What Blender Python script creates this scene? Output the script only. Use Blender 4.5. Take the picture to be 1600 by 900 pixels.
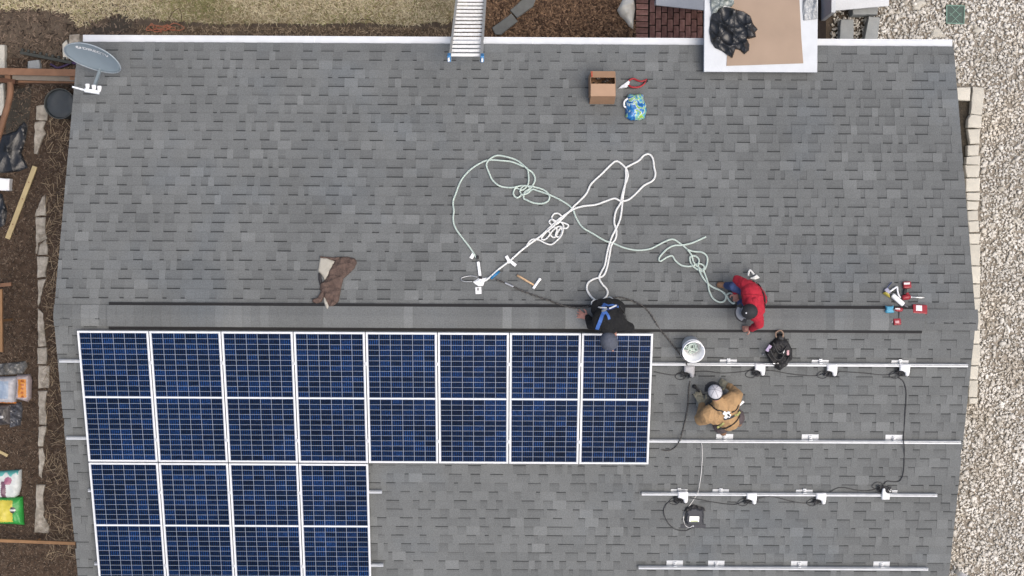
import bpy, bmesh, math, random
import numpy as np
from mathutils import Vector, Matrix, Euler
from mathutils.bvhtree import BVHTree
from mathutils.geometry import delaunay_2d_cdt
random.seed(7); RNG = np.random.default_rng(7)
scene = bpy.context.scene
C = scene.collection
for o in list(bpy.data.objects): bpy.data.objects.remove(o)

# ------------------------------------------------------------ camera, sky, sun, exposure
FPX = 2200.0                       # focal length in photo pixels (1600 wide)
ZR = 3.9                           # ridge height
T = 0.28232                        # roof pitch (rise over run)
A = math.atan(T)
WID = 13.08                        # roof length along the ridge
EN, ES = 4.04, 4.62                # horizontal run of the two slopes
CAM = Vector((-0.06534, 0.775, ZR + 20.0))
ROT = Euler((-0.01761, -0.00101, 0.00518), 'XYZ')
cd = bpy.data.cameras.new('Camera'); cam = bpy.data.objects.new('Camera', cd); C.objects.link(cam)
cam.location = CAM; cam.rotation_euler = ROT
cd.sensor_width = 36; cd.lens = 36 * FPX / 1600; cd.clip_start = 0.1; cd.clip_end = 500
scene.camera = cam
SUN_EL, SUN_AZ = math.radians(68), math.radians(115)
w = bpy.data.worlds.new('World'); scene.world = w; w.use_nodes = True
nt = w.node_tree; nt.nodes.clear()
sky = nt.nodes.new('ShaderNodeTexSky'); sky.sky_type = 'NISHITA'; sky.sun_disc = False
sky.sun_elevation = SUN_EL; sky.sun_rotation = SUN_AZ
sky.air_density = 1.0; sky.dust_density = 6.0; sky.ozone_density = 0.6
bg = nt.nodes.new('ShaderNodeBackground'); bg.inputs['Strength'].default_value = 0.12
wo = nt.nodes.new('ShaderNodeOutputWorld')
nt.links.new(sky.outputs[0], bg.inputs[0]); nt.links.new(bg.outputs[0], wo.inputs[0])
sl = bpy.data.lights.new('Sun', 'SUN'); sl.energy = 1.1; sl.angle = math.radians(55); sl.color = (1, .965, .9)
so = bpy.data.objects.new('Sun', sl); C.objects.link(so)
sd = Vector((math.sin(SUN_AZ)*math.cos(SUN_EL), math.cos(SUN_AZ)*math.cos(SUN_EL), math.sin(SUN_EL)))
so.rotation_euler = sd.to_track_quat('Z', 'Y').to_euler(); so.location = sd*40
scene.view_settings.view_transform = 'Standard'; scene.view_settings.look = 'None'
scene.view_settings.gamma = 1; scene.view_settings.exposure = 0.8
scene.view_settings.use_curve_mapping = False
scene.render.resolution_x = 1024; scene.render.resolution_y = 576

# ------------------------------------------------------------ measuring helpers: where a sight line meets the roof or the ground
RM = ROT.to_matrix()
def ray(px, py): return RM @ Vector(((px-800)/FPX, (450-py)/FPX, -1))
def on_plane(px, py, s, k):        # z = ZR + k - s*y
    d = ray(px, py); l = (ZR + k - s*CAM.y - CAM.z)/(d.z + s*d.y); return CAM + d*l
def at_n(px, py, h=0): return on_plane(px, py, T, h/math.cos(A))
def at_s(px, py, h=0): return on_plane(px, py, -T, h/math.cos(A))
def at_z(px, py, z=0):
    d = ray(px, py); return CAM + d*((z-CAM.z)/d.z)
def at_r(px, py, h=0):             # height h (vertical) above whichever slope lies there
    p = on_plane(px, py, T, h); q = on_plane(px, py, -T, h)
    return p if p.y >= 0 else (q if q.y <= 0 else (p if p.z < q.z else q))
def roof_z(x, y): return ZR - T*abs(y)

class Frame:
    def __init__(s, px, py, side, z=0.0, h=0.0):
        s.side = side; s.z = z
        if side == 'N': s.p = at_n(px, py, h); s.r = Euler((-A, 0, 0))
        elif side == 'S': s.p = at_s(px, py, h); s.r = Euler((A, 0, 0))
        elif side == 'R': s.p = at_r(px, py, h); s.r = Euler((0, 0, 0))
        else: s.p = at_z(px, py, z); s.r = Euler((0, 0, 0))
        s.inv = s.r.to_matrix().transposed()
    def l(s, px, py, h=0):
        if s.side == 'N': q = at_n(px, py, h)
        elif s.side == 'S': q = at_s(px, py, h)
        elif s.side == 'R': q = at_r(px, py, h)
        else: q = at_z(px, py, s.z+h)
        return s.inv @ (q - s.p)
    def w(s, v): return s.inv @ (Vector(v) - s.p)

# ------------------------------------------------------------ materials
def lin(c): return tuple(((x/255)/12.92 if x <= 10 else ((x/255+.055)/1.055)**2.4) for x in c)
GAIN = 1.75
def ap(r, g, b): return tuple(min(.85, x/GAIN) for x in lin((r, g, b)))     # surface colour of something that photographs as r,g,b
MATS = {}
def mat(name, col, rough=.65, var=.15, scale=25, bump=0, bscale=None, metal=0, spec=.4, col2=None, detail=4, coat=0, obj_random=0):
    if name in MATS: return MATS[name]
    m = bpy.data.materials.new(name); m.use_nodes = True; n = m.node_tree; N = n.nodes; L = n.links
    b = N['Principled BSDF']; b.inputs['Roughness'].default_value = rough; b.inputs['Metallic'].default_value = metal
    b.inputs['Specular IOR Level'].default_value = spec; b.inputs['Coat Weight'].default_value = coat
    tc = N.new('ShaderNodeTexCoord'); nz = N.new('ShaderNodeTexNoise'); nz.inputs['Scale'].default_value = scale; nz.inputs['Detail'].default_value = detail
    L.new(tc.outputs['Object'], nz.inputs['Vector'])
    mr = N.new('ShaderNodeMapRange'); mr.inputs[1].default_value = .3; mr.inputs[2].default_value = .7
    L.new(nz.outputs['Fac'], mr.inputs[0])
    mx = N.new('ShaderNodeMix'); mx.data_type = 'RGBA'; L.new(mr.outputs[0], mx.inputs[0])
    c2 = col2 if col2 else tuple(x*(1+var) for x in col); c1 = col if col2 else tuple(x*(1-var) for x in col)
    mx.inputs[6].default_value = (*c1, 1); mx.inputs[7].default_value = (*c2, 1)
    out = mx.outputs[2]
    if obj_random:
        oi = N.new('ShaderNodeObjectInfo'); r2 = N.new('ShaderNodeMapRange'); r2.inputs[3].default_value = 1-obj_random; r2.inputs[4].default_value = 1+obj_random
        L.new(oi.outputs['Random'], r2.inputs[0]); mu = N.new('ShaderNodeVectorMath'); mu.operation = 'SCALE'
        L.new(out, mu.inputs[0]); L.new(r2.outputs[0], mu.inputs['Scale']); out = mu.outputs[0]
    L.new(out, b.inputs['Base Color'])
    if bump:
        n2 = N.new('ShaderNodeTexNoise'); n2.inputs['Scale'].default_value = bscale or scale*2; n2.inputs['Detail'].default_value = 6
        L.new(tc.outputs['Object'], n2.inputs['Vector'])
        bp = N.new('ShaderNodeBump'); bp.inputs['Strength'].default_value = bump; bp.inputs['Distance'].default_value = .02
        L.new(n2.outputs['Fac'], bp.inputs['Height']); L.new(bp.outputs[0], b.inputs['Normal'])
    MATS[name] = m; return m
def tone_mat(name, dark, light, nscale=220, namt=.18, rough=.9, bump=.25, attr='tone', big=0, spec=.2, tint=None):
    """colour of each piece from its own 'tone' value between two pigments, with fine grain"""
    m = bpy.data.materials.new(name); m.use_nodes = True; n = m.node_tree; N = n.nodes; L = n.links
    b = N['Principled BSDF']; b.inputs['Roughness'].default_value = rough; b.inputs['Specular IOR Level'].default_value = spec
    at = N.new('ShaderNodeAttribute'); at.attribute_name = attr
    geo = N.new('ShaderNodeNewGeometry')
    nz = N.new('ShaderNodeTexNoise'); nz.inputs['Scale'].default_value = nscale; nz.inputs['Detail'].default_value = 2
    L.new(geo.outputs['Position'], nz.inputs['Vector'])
    r = N.new('ShaderNodeMapRange'); r.inputs[1].default_value = .3; r.inputs[2].default_value = .7; r.inputs[3].default_value = 1-namt; r.inputs[4].default_value = 1+namt
    L.new(nz.outputs['Fac'], r.inputs[0])
    mx = N.new('ShaderNodeMix'); mx.data_type = 'RGBA'; L.new(at.outputs['Fac'], mx.inputs[0])
    mx.inputs[6].default_value = (*dark, 1); mx.inputs[7].default_value = (*light, 1)
    sc = N.new('ShaderNodeVectorMath'); sc.operation = 'SCALE'; L.new(mx.outputs[2], sc.inputs[0])
    fac = r.outputs[0]
    if big:
        n3 = N.new('ShaderNodeTexNoise'); n3.inputs['Scale'].default_value = 1.1; n3.inputs['Detail'].default_value = 5; L.new(geo.outputs['Position'], n3.inputs['Vector'])
        r3 = N.new('ShaderNodeMapRange'); r3.inputs[1].default_value = .3; r3.inputs[2].default_value = .7; r3.inputs[3].default_value = 1-big; r3.inputs[4].default_value = 1+big
        L.new(n3.outputs['Fac'], r3.inputs[0]); mm = N.new('ShaderNodeMath'); mm.operation = 'MULTIPLY'
        L.new(fac, mm.inputs[0]); L.new(r3.outputs[0], mm.inputs[1]); fac = mm.outputs[0]
    L.new(fac, sc.inputs['Scale']); out = sc.outputs[0]
    if tint:                                            # faint coloured staining in broad patches
        n4 = N.new('ShaderNodeTexNoise'); n4.inputs['Scale'].default_value = tint[1]; n4.inputs['Detail'].default_value = 3; L.new(geo.outputs['Position'], n4.inputs['Vector'])
        r4 = N.new('ShaderNodeMapRange'); r4.inputs[1].default_value = .55; r4.inputs[2].default_value = .72; L.new(n4.outputs['Fac'], r4.inputs[0])
        mt = N.new('ShaderNodeMix'); mt.data_type = 'RGBA'; mt.blend_type = 'MULTIPLY'; L.new(r4.outputs[0], mt.inputs[0]); L.new(out, mt.inputs[6]); mt.inputs[7].default_value = (*tint[0], 1); out = mt.outputs[2]
    L.new(out, b.inputs['Base Color'])
    if bump:
        bp = N.new('ShaderNodeBump'); bp.inputs['Strength'].default_value = bump; bp.inputs['Distance'].default_value = .004
        L.new(nz.outputs['Fac'], bp.inputs['Height']); L.new(bp.outputs[0], b.inputs['Normal'])
    MATS[name] = m; return m

# ------------------------------------------------------------ mesh helpers
def vec(p): return Vector((p[0], p[1], p[2]))
class MB:
    def __init__(s): s.v = []; s.f = []; s.m = []
    def add(s, vs, fs, mi=0):
        k = len(s.v); s.v += [tuple(x) for x in vs]; s.f += [tuple(i+k for i in q) for q in fs]; s.m += [mi]*len(fs) if isinstance(mi, int) else list(mi)
        return s
    def box(s, c, size, rot=None, mi=0, bev=0):
        hx, hy, hz = size[0]/2, size[1]/2, size[2]/2
        R = rot if rot is not None else Matrix.Identity(3)
        if isinstance(R, (int, float)): R = Matrix.Rotation(R, 3, 'Z')
        if not bev:
            vs = [R @ Vector((x*hx, y*hy, z*hz)) + vec(c) for z in (-1, 1) for y in (-1, 1) for x in (-1, 1)]
            return s.add(vs, [(0, 2, 3, 1), (4, 5, 7, 6), (0, 1, 5, 4), (2, 6, 7, 3), (0, 4, 6, 2), (1, 3, 7, 5)], mi)
        bm = bmesh.new(); bmesh.ops.create_cube(bm, size=1)
        for q in bm.verts: q.co = Vector((q.co.x*size[0], q.co.y*size[1], q.co.z*size[2]))
        bmesh.ops.bevel(bm, geom=list(bm.edges), offset=bev, segments=2, affect='EDGES', profile=.6)
        bm.verts.index_update(); vs = [R @ q.co + vec(c) for q in bm.verts]; fs = [tuple(q.index for q in f.verts) for f in bm.faces]; bm.free()
        return s.add(vs, fs, mi)
    def bar(s, p, q, wx, wz, mi=0, up=Vector((0, 0, 1)), bev=0):     # box from p to q
        p, q = vec(p), vec(q); d = (q-p); L = d.length; d.normalize(); sx = d.cross(up)
        if sx.length < 1e-4: sx = d.cross(Vector((1, 0, 0)))
        sx.normalize(); uz = sx.cross(d)
        return s.box((p+q)/2, (L, wx, wz), Matrix((d, -sx, uz)).transposed(), mi, bev)
    def cyl(s, p, q, r0, r1=None, n=14, mi=0, caps=True):
        r1 = r0 if r1 is None else r1
        return s.tube([p, q], [r0, r1], n, mi, caps)
    def tube(s, pts, r, n=8, mi=0, caps=True, closed=False):
        pts = [vec(p) for p in pts]; k = len(pts); rs = r if isinstance(r, (list, tuple)) else [r]*k
        vs = []; up = None
        for i in range(k):
            a = pts[i-1] if (i > 0 or closed) else pts[i]; b = pts[(i+1) % k] if (i < k-1 or closed) else pts[i]
            d = (b-a); d = d.normalized() if d.length > 1e-9 else Vector((1, 0, 0))
            if up is None: up = Vector((0, 0, 1)) if abs(d.z) < .9 else Vector((1, 0, 0))
            sx = d.cross(up); sx = sx.normalized() if sx.length > 1e-6 else Vector((1, 0, 0)); up = sx.cross(d).normalized()
            for j in range(n):
                t = 2*math.pi*j/n; vs.append(pts[i] + (sx*math.cos(t)+up*math.sin(t))*rs[i])
        fs = []
        for i in range(k if closed else k-1):
            for j in range(n):
                a, b = i*n+j, i*n+(j+1) % n; c, d = ((i+1) % k)*n+(j+1) % n, ((i+1) % k)*n+j; fs.append((a, b, c, d))
        if caps and not closed: fs += [tuple(range(n-1, -1, -1)), tuple((k-1)*n+j for j in range(n))]
        return s.add(vs, fs, mi)
    def lathe(s, prof, n=28, c=(0, 0, 0), R=None, mi=0, sx=1, sy=1):
        R = R if R is not None else Matrix.Identity(3); vs = []
        for r, z in prof:
            for j in range(n):
                t = 2*math.pi*j/n; vs.append(R @ Vector((r*math.cos(t)*sx, r*math.sin(t)*sy, z)) + vec(c))
        fs = []
        for i in range(len(prof)-1):
            for j in range(n): fs.append((i*n+j, i*n+(j+1) % n, (i+1)*n+(j+1) % n, (i+1)*n+j))
        return s.add(vs, fs, mi)
    def ball(s, c, r, mi=0, n=12, sc=(1, 1, 1), R=None):
        k = n//2+1
        return s.lathe([(max(1e-4, r*math.sin(math.pi*i/(k-1))), -r*math.cos(math.pi*i/(k-1))*sc[2]) for i in range(k)], n, c, R, mi, sc[0], sc[1])
    def prism(s, poly, z0, z1, mi=0):
        n = len(poly); vs = [(x, y, z0) for x, y in poly]+[(x, y, z1) for x, y in poly]
        return s.add(vs, [tuple(range(n-1, -1, -1)), tuple(range(n, 2*n))]+[(i, (i+1) % n, n+(i+1) % n, n+i) for i in range(n)], mi)
    def mesh(s, name, mats, smooth=False):
        me = bpy.data.meshes.new(name); me.from_pydata(s.v, [], s.f)
        for m in (mats if isinstance(mats, (list, tuple)) else [mats]): me.materials.append(m)
        me.polygons.foreach_set('material_index', s.m)
        if smooth: me.polygons.foreach_set('use_smooth', [True]*len(s.f))
        me.update(); return me
def ob(name, me, parent=None, loc=None, rot=None):
    o = bpy.data.objects.new(name, me); C.objects.link(o)
    if parent is not None: o.parent = parent
    if loc is not None: o.location = loc
    if rot is not None: o.rotation_euler = rot
    return o
def part(mb, name, mats, parent, smooth=False, label=None):
    o = ob(name, mb.mesh(name, mats, smooth), parent)
    if label: o['label'] = label
    return o
def tag(o, label, cat, group=None):
    o['label'] = label; o['category'] = cat
    if group: o['group'] = group
    return o
def thing(name, label, cat, fr, group=None):
    return tag(ob(name, None, None, fr.p, fr.r), label, cat, group)
def solo(mb, name, mats, label, cat, fr, group=None, smooth=False):
    return tag(ob(name, mb.mesh(name, mats, smooth), None, fr.p, fr.r), label, cat, group)
def smooth_pts(pts, sub=6, closed=False):
    P = [vec(p) for p in pts]; n = len(P); out = []
    rng = range(n) if closed else range(n-1)
    for i in rng:
        g = lambda k: P[k % n] if closed else P[max(0, min(n-1, k))]
        a, b, c, d = g(i-1), g(i), g(i+1), g(i+2)
        for j in range(sub):
            t = j/sub; out.append(.5*((2*b)+(c-a)*t+(2*a-5*b+4*c-d)*t*t+(3*b-a-3*c+d)*t**3))
    if not closed: out.append(P[-1])
    return out
def folds(seed, k=18, amp=.5, n=5):
    r = random.Random(seed); W = [(r.uniform(0, 6.3), r.uniform(.6, 1.5)*k, r.uniform(0, 6.3), r.uniform(.5, 1)) for _ in range(n)]
    def f(x, y):
        s = 0; t = 0
        for a, kk, ph, am in W:
            u = math.cos(a)*x+math.sin(a)*y; v = -math.sin(a)*x+math.cos(a)*y
            s += am*(1-abs(math.sin(kk*u+ph+1.3*math.sin(kk*.45*v+ph))))**2; t += am
        return 1-amp+amp*1.9*s/t
    return f
def lump(mb, poly, H, edge=.05, step=.03, fold=None, mi=0, z0=0.0, power=.5, jitter=.25, tilt=(0, 0), mifn=None, seed=1):
    """solid of uneven height over an outline: bags, stones, crumpled sheets"""
    r = random.Random(seed); n = len(poly); P = np.array([(p[0], p[1]) for p in poly], float)
    area = .5*sum(P[i][0]*P[(i+1) % n][1]-P[(i+1) % n][0]*P[i][1] for i in range(n))
    if area < 0: P = P[::-1]
    B = []
    for i in range(n):
        a, b = P[i], P[(i+1) % n]; k = max(1, int(np.linalg.norm(b-a)/step))
        for j in range(k): B.append(a+(b-a)*j/k)
    B = np.array(B); nb = len(B)
    def dist(q):
        a = P; b = np.roll(P, -1, 0); ab = b-a; t = np.clip(((q-a)*ab).sum(1)/np.maximum((ab**2).sum(1), 1e-12), 0, 1)
        return np.sqrt((((a+ab*t[:, None])-q)**2).sum(1)).min()
    def inside(q):
        c = False; j = n-1
        for i in range(n):
            if (P[i][1] > q[1]) != (P[j][1] > q[1]) and q[0] < (P[j][0]-P[i][0])*(q[1]-P[i][1])/(P[j][1]-P[i][1])+P[i][0]: c = not c
            j = i
        return c
    lo, hi = P.min(0), P.max(0); pts = [Vector(b) for b in B]; D = [0.0]*nb
    y = lo[1]; row = 0
    while y < hi[1]:
        x = lo[0]+(step/2 if row % 2 else 0)
        while x < hi[0]:
            q = np.array((x+r.uniform(-1, 1)*step*jitter, y+r.uniform(-1, 1)*step*jitter))
            if inside(q):
                d = dist(q)
                if d > step*.4: pts.append(Vector(q)); D.append(d)
            x += step
        y += step*.87; row += 1
    res = delaunay_2d_cdt(pts, [(i, (i+1) % nb) for i in range(nb)], [], 1, 1e-6)
    V, F = res[0], res[2]; vs = []
    isb = [False]*len(V)
    for i, src in enumerate(res[3]):
        if src and src[0] < nb: isb[i] = True
    for i, q in enumerate(V):
        d = 0.0 if isb[i] else dist(np.array((q.x, q.y)))
        e = min(1, d/edge); pf = (1-(1-e)**2)**power if e < 1 else 1.0
        hh = H*(.25+.75*pf)*(fold(q.x, q.y) if fold else 1)
        vs.append((q.x, q.y, z0+hh+tilt[0]*q.x+tilt[1]*q.y))
    fs = [tuple(f) for f in F]; mis = [mi]*len(fs)
    if mifn:
        for i, f in enumerate(fs):
            cx = sum(V[k].x for k in f)/len(f); cy = sum(V[k].y for k in f)/len(f); mis[i] = mifn(cx, cy)
    k = len(vs); ring = [i for i in range(len(V)) if isb[i]]
    src2 = {res[3][i][0]: i for i in ring}; order = [src2[j] for j in range(nb) if j in src2]
    low = [k+i for i in range(len(order))]; vs += [(V[i].x, V[i].y, z0) for i in order]; m = len(order)
    for i in range(m): fs.append((order[i], low[i], low[(i+1) % m], order[(i+1) % m])); mis.append(mis[0] if mis else mi)
    fs.append(tuple(reversed(low))); mis.append(mi)
    return mb.add(vs, fs, mis)
def slab(mb, poly, z0, z1, bev=.012, mi=0, rough=.0, seed=1):
    """cut stone or block: outline with a worn top edge"""
    r = random.Random(seed); n = len(poly); P = [(float(x), float(y)) for x, y in poly]
    if sum(P[i][0]*P[(i+1) % n][1]-P[(i+1) % n][0]*P[i][1] for i in range(n)) < 0: P = P[::-1]
    Q = []
    for i in range(n):                                  # extra points along the sides so that the edge can wander
        a, b = P[i], P[(i+1) % n]; k = max(1, int(math.hypot(b[0]-a[0], b[1]-a[1])/.07)) if rough else 1
        for j in range(k): Q.append((a[0]+(b[0]-a[0])*j/k+r.uniform(-rough, rough), a[1]+(b[1]-a[1])*j/k+r.uniform(-rough, rough)))
    m = len(Q); cx = sum(q[0] for q in Q)/m; cy = sum(q[1] for q in Q)/m
    def ins(d): return [(x-(x-cx)/max(1e-6, math.hypot(x-cx, y-cy))*d, y-(y-cy)/max(1e-6, math.hypot(x-cx, y-cy))*d) for x, y in Q]
    vs = []
    for R_, z in ((Q, z0), (Q, z1-bev), (ins(bev*.45), z1-bev*.3), (ins(bev*1.3), z1)):
        vs += [(x, y, z+(r.uniform(-rough, rough)*.3 if z > z0 else 0)) for x, y in R_]
    fs = [tuple(range(m-1, -1, -1)), tuple(range(3*m, 4*m))]
    for k in range(3): fs += [(k*m+i, k*m+(i+1) % m, (k+1)*m+(i+1) % m, (k+1)*m+i) for i in range(m)]
    return mb.add(vs, fs, mi)
def pl(fr, pts, h=0): return [tuple(fr.l(x, y, h))[:2] for x, y in pts]
def wobble(poly, amt, seed):
    r = random.Random(seed); return [(x+r.uniform(-amt, amt), y+r.uniform(-amt, amt)) for x, y in poly]
ORD = ['first', 'second', 'third', 'fourth', 'fifth', 'sixth', 'seventh', 'eighth', 'ninth', 'tenth', 'eleventh', 'twelfth', 'thirteenth', 'fourteenth', 'fifteenth', 'sixteenth', 'seventeenth', 'eighteenth', 'nineteenth', 'twentieth', 'twenty-first', 'twenty-second', 'twenty-third', 'twenty-fourth', 'twenty-fifth', 'twenty-sixth']

# ============================================================ SETTING
def struct(o, kind='structure'): o['kind'] = kind; return o
def sheet(name, x0, y0, x1, y1, z, m):
    return struct(ob(name, MB().add([(x0, y0, z), (x1, y0, z), (x1, y1, z), (x0, y1, z)], [(0, 1, 2, 3)]).mesh(name, m)))
m_soil = mat('soil', ap(88, 78, 68), .95, scale=5, col2=ap(122, 110, 98), bump=.9, bscale=45, detail=9, spec=.1)
m_mulch = mat('mulch_soil', ap(72, 60, 51), .95, scale=9, col2=ap(104, 88, 75), bump=.9, bscale=60, detail=9, spec=.1)
m_turf = mat('turf', ap(140, 126, 100), .95, scale=4, col2=ap(172, 158, 128), bump=.8, bscale=60, detail=9, spec=.1)
m_grav = mat('gravel_base', ap(138, 130, 118), .95, scale=16, col2=ap(184, 176, 164), bump=.9, bscale=30, detail=6, spec=.1)
sheet('ground', -120, -120, 120, 120, -.004, m_soil)
XL, XR = -WID/2, WID/2
def poly_sheet(name, pts, z, m):
    return struct(ob(name, MB().add([(x, y, z) for x, y in pts], [tuple(range(len(pts)))]).mesh(name, m)))
g = lambda px, py: tuple(at_z(px, py))[:2]
lawn_edge = [(-14, 5.9), g(-20, 18), g(60, 12), g(110, 22), g(122, 44), g(150, 32), g(185, 22), g(205, 30), g(225, 26), g(260, 32), g(300, 34), g(340, 38), g(420, 36), g(500, 38), g(560, 35), g(640, 40), g(680, 34), g(700, 38), g(715, 20), g(735, 0), (-.55, 14), (-14, 14)]
poly_sheet('lawn', lawn_edge, .004, m_turf)
poly_sheet('planting_bed', [g(750, 70), g(750, 4), (-.5, 5.35), (-.3, 9), (2.3, 9), g(1000, 0), g(1000, 75)], .008, m_mulch)
poly_sheet('side_bed', [(-9.6, -5.2), (-6.0, -5.2), (-6.0, 4.2), (-9.6, 4.2)], .003, m_mulch)
poly_sheet('gravel_yard', [g(1375, 90), g(1375, 20), (5.9, 5.35), (6.3, 14), (20, 14), (20, -14), (4.5, -14), (4.5, 4.0)], .006, m_grav)

def tri_cloud(name, P, tmpl_v, tmpl_f, scale, rot, mats_idx, mats, tone=None, label=None, cat=None):
    """many small loose bits joined into one mesh: P Nx3 positions, scale Nx3, rot N 3x3 matrices"""
    n = len(P); tv = np.asarray(tmpl_v, float); k = tv.shape[-2]
    if tv.ndim == 2: tv = np.repeat(tv[None], n, 0)
    V = np.einsum('nij,nkj->nki', rot, tv*scale[:, None, :])+P[:, None, :]
    tf = np.asarray(tmpl_f); F = (tf[None]+np.arange(n)[:, None, None]*k).reshape(-1, tf.shape[1])
    me = bpy.data.meshes.new(name); nv, nf, s = n*k, len(F), tf.shape[1]
    me.vertices.add(nv); me.vertices.foreach_set('co', V.ravel()); me.loops.add(nf*s); me.polygons.add(nf)
    me.loops.foreach_set('vertex_index', F.ravel().astype(np.int32)); me.polygons.foreach_set('loop_start', np.arange(0, nf*s, s, dtype=np.int32))
    me.polygons.foreach_set('loop_total', np.full(nf, s, np.int32))
    for m in mats: me.materials.append(m)
    if mats_idx is not None: me.polygons.foreach_set('material_index', np.repeat(mats_idx, len(tf)).astype(np.int32))
    if tone is not None:
        a = me.attributes.new('tone', 'FLOAT', 'FACE'); a.data.foreach_set('value', np.repeat(tone, len(tf)).astype(np.float32))
    if name == 'gravel': me.polygons.foreach_set('use_smooth', np.ones(nf, bool))
    me.update(); me.validate()
    o = ob(name, me); o['kind'] = 'stuff'
    if label: o['label'] = label; o['category'] = cat
    return o
def rand_rot(n, tiltmax):
    az = RNG.uniform(0, 2*np.pi, n); tl = RNG.uniform(-tiltmax, tiltmax, n); ta = RNG.uniform(0, 2*np.pi, n)
    def rz(a): 
        R = np.zeros((n, 3, 3)); R[:, 0, 0] = np.cos(a); R[:, 0, 1] = -np.sin(a); R[:, 1, 0] = np.sin(a); R[:, 1, 1] = np.cos(a); R[:, 2, 2] = 1; return R
    X = np.zeros((n, 3, 3)); X[:, 0, 0] = 1; X[:, 1, 1] = np.cos(tl); X[:, 1, 2] = -np.sin(tl); X[:, 2, 1] = np.sin(tl); X[:, 2, 2] = np.cos(tl)
    return rz(ta) @ X @ rz(az)
def in_poly(x, y, poly):
    c = np.zeros(len(x), bool); j = len(poly)-1
    for i in range(len(poly)):
        xi, yi = poly[i]; xj, yj = poly[j]
        c ^= ((yi > y) != (yj > y)) & (x < (xj-xi)*(y-yi)/(yj-yi+1e-12)+xi); j = i
    return c
# icosahedron pebble
ph = (1+5**.5)/2
ICO_V = np.array([(-1, ph, 0), (1, ph, 0), (-1, -ph, 0), (1, -ph, 0), (0, -1, ph), (0, 1, ph), (0, -1, -ph), (0, 1, -ph), (ph, 0, -1), (ph, 0, 1), (-ph, 0, -1), (-ph, 0, 1)])/1.9
ICO_F = [(0, 11, 5), (0, 5, 1), (0, 1, 7), (0, 7, 10), (0, 10, 11), (1, 5, 9), (5, 11, 4), (11, 10, 2), (10, 7, 6), (7, 1, 8), (3, 9, 4), (3, 4, 2), (3, 2, 6), (3, 6, 8), (3, 8, 9), (4, 9, 5), (2, 4, 11), (6, 2, 10), (8, 6, 7), (9, 8, 1)]
# ---- gravel
m_peb = tone_mat('pebble', ap(184, 177, 163), ap(252, 249, 242), nscale=90, namt=.12, rough=.9, bump=0, big=.15, spec=.1, tint=((.95, .88, .78), .7))
def gravel(n):
    x = RNG.uniform(4.6, 11.0, n); y = RNG.uniform(-5.6, 6.4, n)
    dens = np.where(x < 9.1, 1, .4)
    sx_, sy0, sy1 = at_z(1531, 300).x, at_z(1520, 632).y, at_z(1520, 134).y; dc = at_z(1492, 23)
    k = (RNG.uniform(0, 1, n) < dens) & ((x > 6.0) | (y > 4.15)) & ~((x < 5.35) & (y > 4.0)) & ~((x < sx_+.005) & (y > sy0) & (y < sy1)) & ~((np.abs(x-dc.x) < .16) & (np.abs(y-dc.y) < .16))
    x, y = x[k], y[k]; n = len(x)
    s = np.clip(RNG.lognormal(-3.98, .36, n), .009, .055); sc = np.stack([s*RNG.uniform(.8, 1.5, n), s*RNG.uniform(.6, 1, n), s*RNG.uniform(.45, .8, n)], 1)
    P = np.stack([x, y, .006+sc[:, 2]*.55+RNG.uniform(0, .018, n)], 1)
    tv = ICO_V[None]*(1+RNG.uniform(-.22, .22, (n, 12, 1)))
    tone = np.clip(RNG.normal(.6, .24, n), 0, 1.05)
    tri_cloud('gravel', P, tv, ICO_F, sc, rand_rot(n, .6), None, [m_peb], tone, 'pale tan and grey river gravel covering the yard right of the house', 'gravel')
gravel(80000)
# ---- dry lawn
m_gr = [tone_mat('dry_grass', ap(166, 150, 116), ap(244, 232, 198), nscale=30, namt=.12, bump=0), tone_mat('green_grass', ap(128, 128, 84), ap(190, 186, 134), nscale=30, namt=.12, bump=0)]
def grass(n):
    x = RNG.uniform(-10.5, -.4, n); y = RNG.uniform(4.3, 7.6, n)
    k = in_poly(x, y, lawn_edge) & ((y < 6.2) | (RNG.uniform(0, 1, n) < .4)); x, y = x[k], y[k]; n = len(x)
    nz = np.sin(x*2.1+np.sin(y*3))+np.sin(y*5.1+x)*.7
    L = RNG.uniform(.05, .12, n); wd = RNG.uniform(.004, .009, n)
    tv = np.zeros((n, 5, 3)); bend = RNG.uniform(.9, 2.0, n)
    tv[:, 0] = np.stack([-wd, 0*L, 0*L], 1); tv[:, 1] = np.stack([wd, 0*L, 0*L], 1)
    tv[:, 2] = np.stack([-wd*.8, L*.5*np.sin(bend*.5), L*.5*np.cos(bend*.5)], 1); tv[:, 3] = np.stack([wd*.8, L*.5*np.sin(bend*.5), L*.5*np.cos(bend*.5)], 1)
    tv[:, 4] = np.stack([0*L, L*(.5*np.sin(bend*.5)+.5*np.sin(bend)), L*(.5*np.cos(bend*.5)+.4*np.cos(bend))], 1)
    R = rand_rot(n, .15); P = np.stack([x, y, np.full(n, .003)], 1)
    mi = (RNG.uniform(0, 1, n) < .14+.3*np.clip(nz, 0, 2)*(y > 4.8)).astype(int)
    tri_cloud('dry_grass', P, tv, [(0, 1, 3), (0, 3, 2), (2, 3, 4)], np.ones((n, 3)), R, mi, m_gr, np.clip(RNG.normal(.5, .25, n)-.16*np.clip(np.sin(x*1.3+2)+np.sin(y*6+x*3.1), 0, 2)+.1*(y > 4.9), 0, 1), 'dry straw coloured lawn grass with green patches behind the house', 'grass')
grass(90000)
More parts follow.
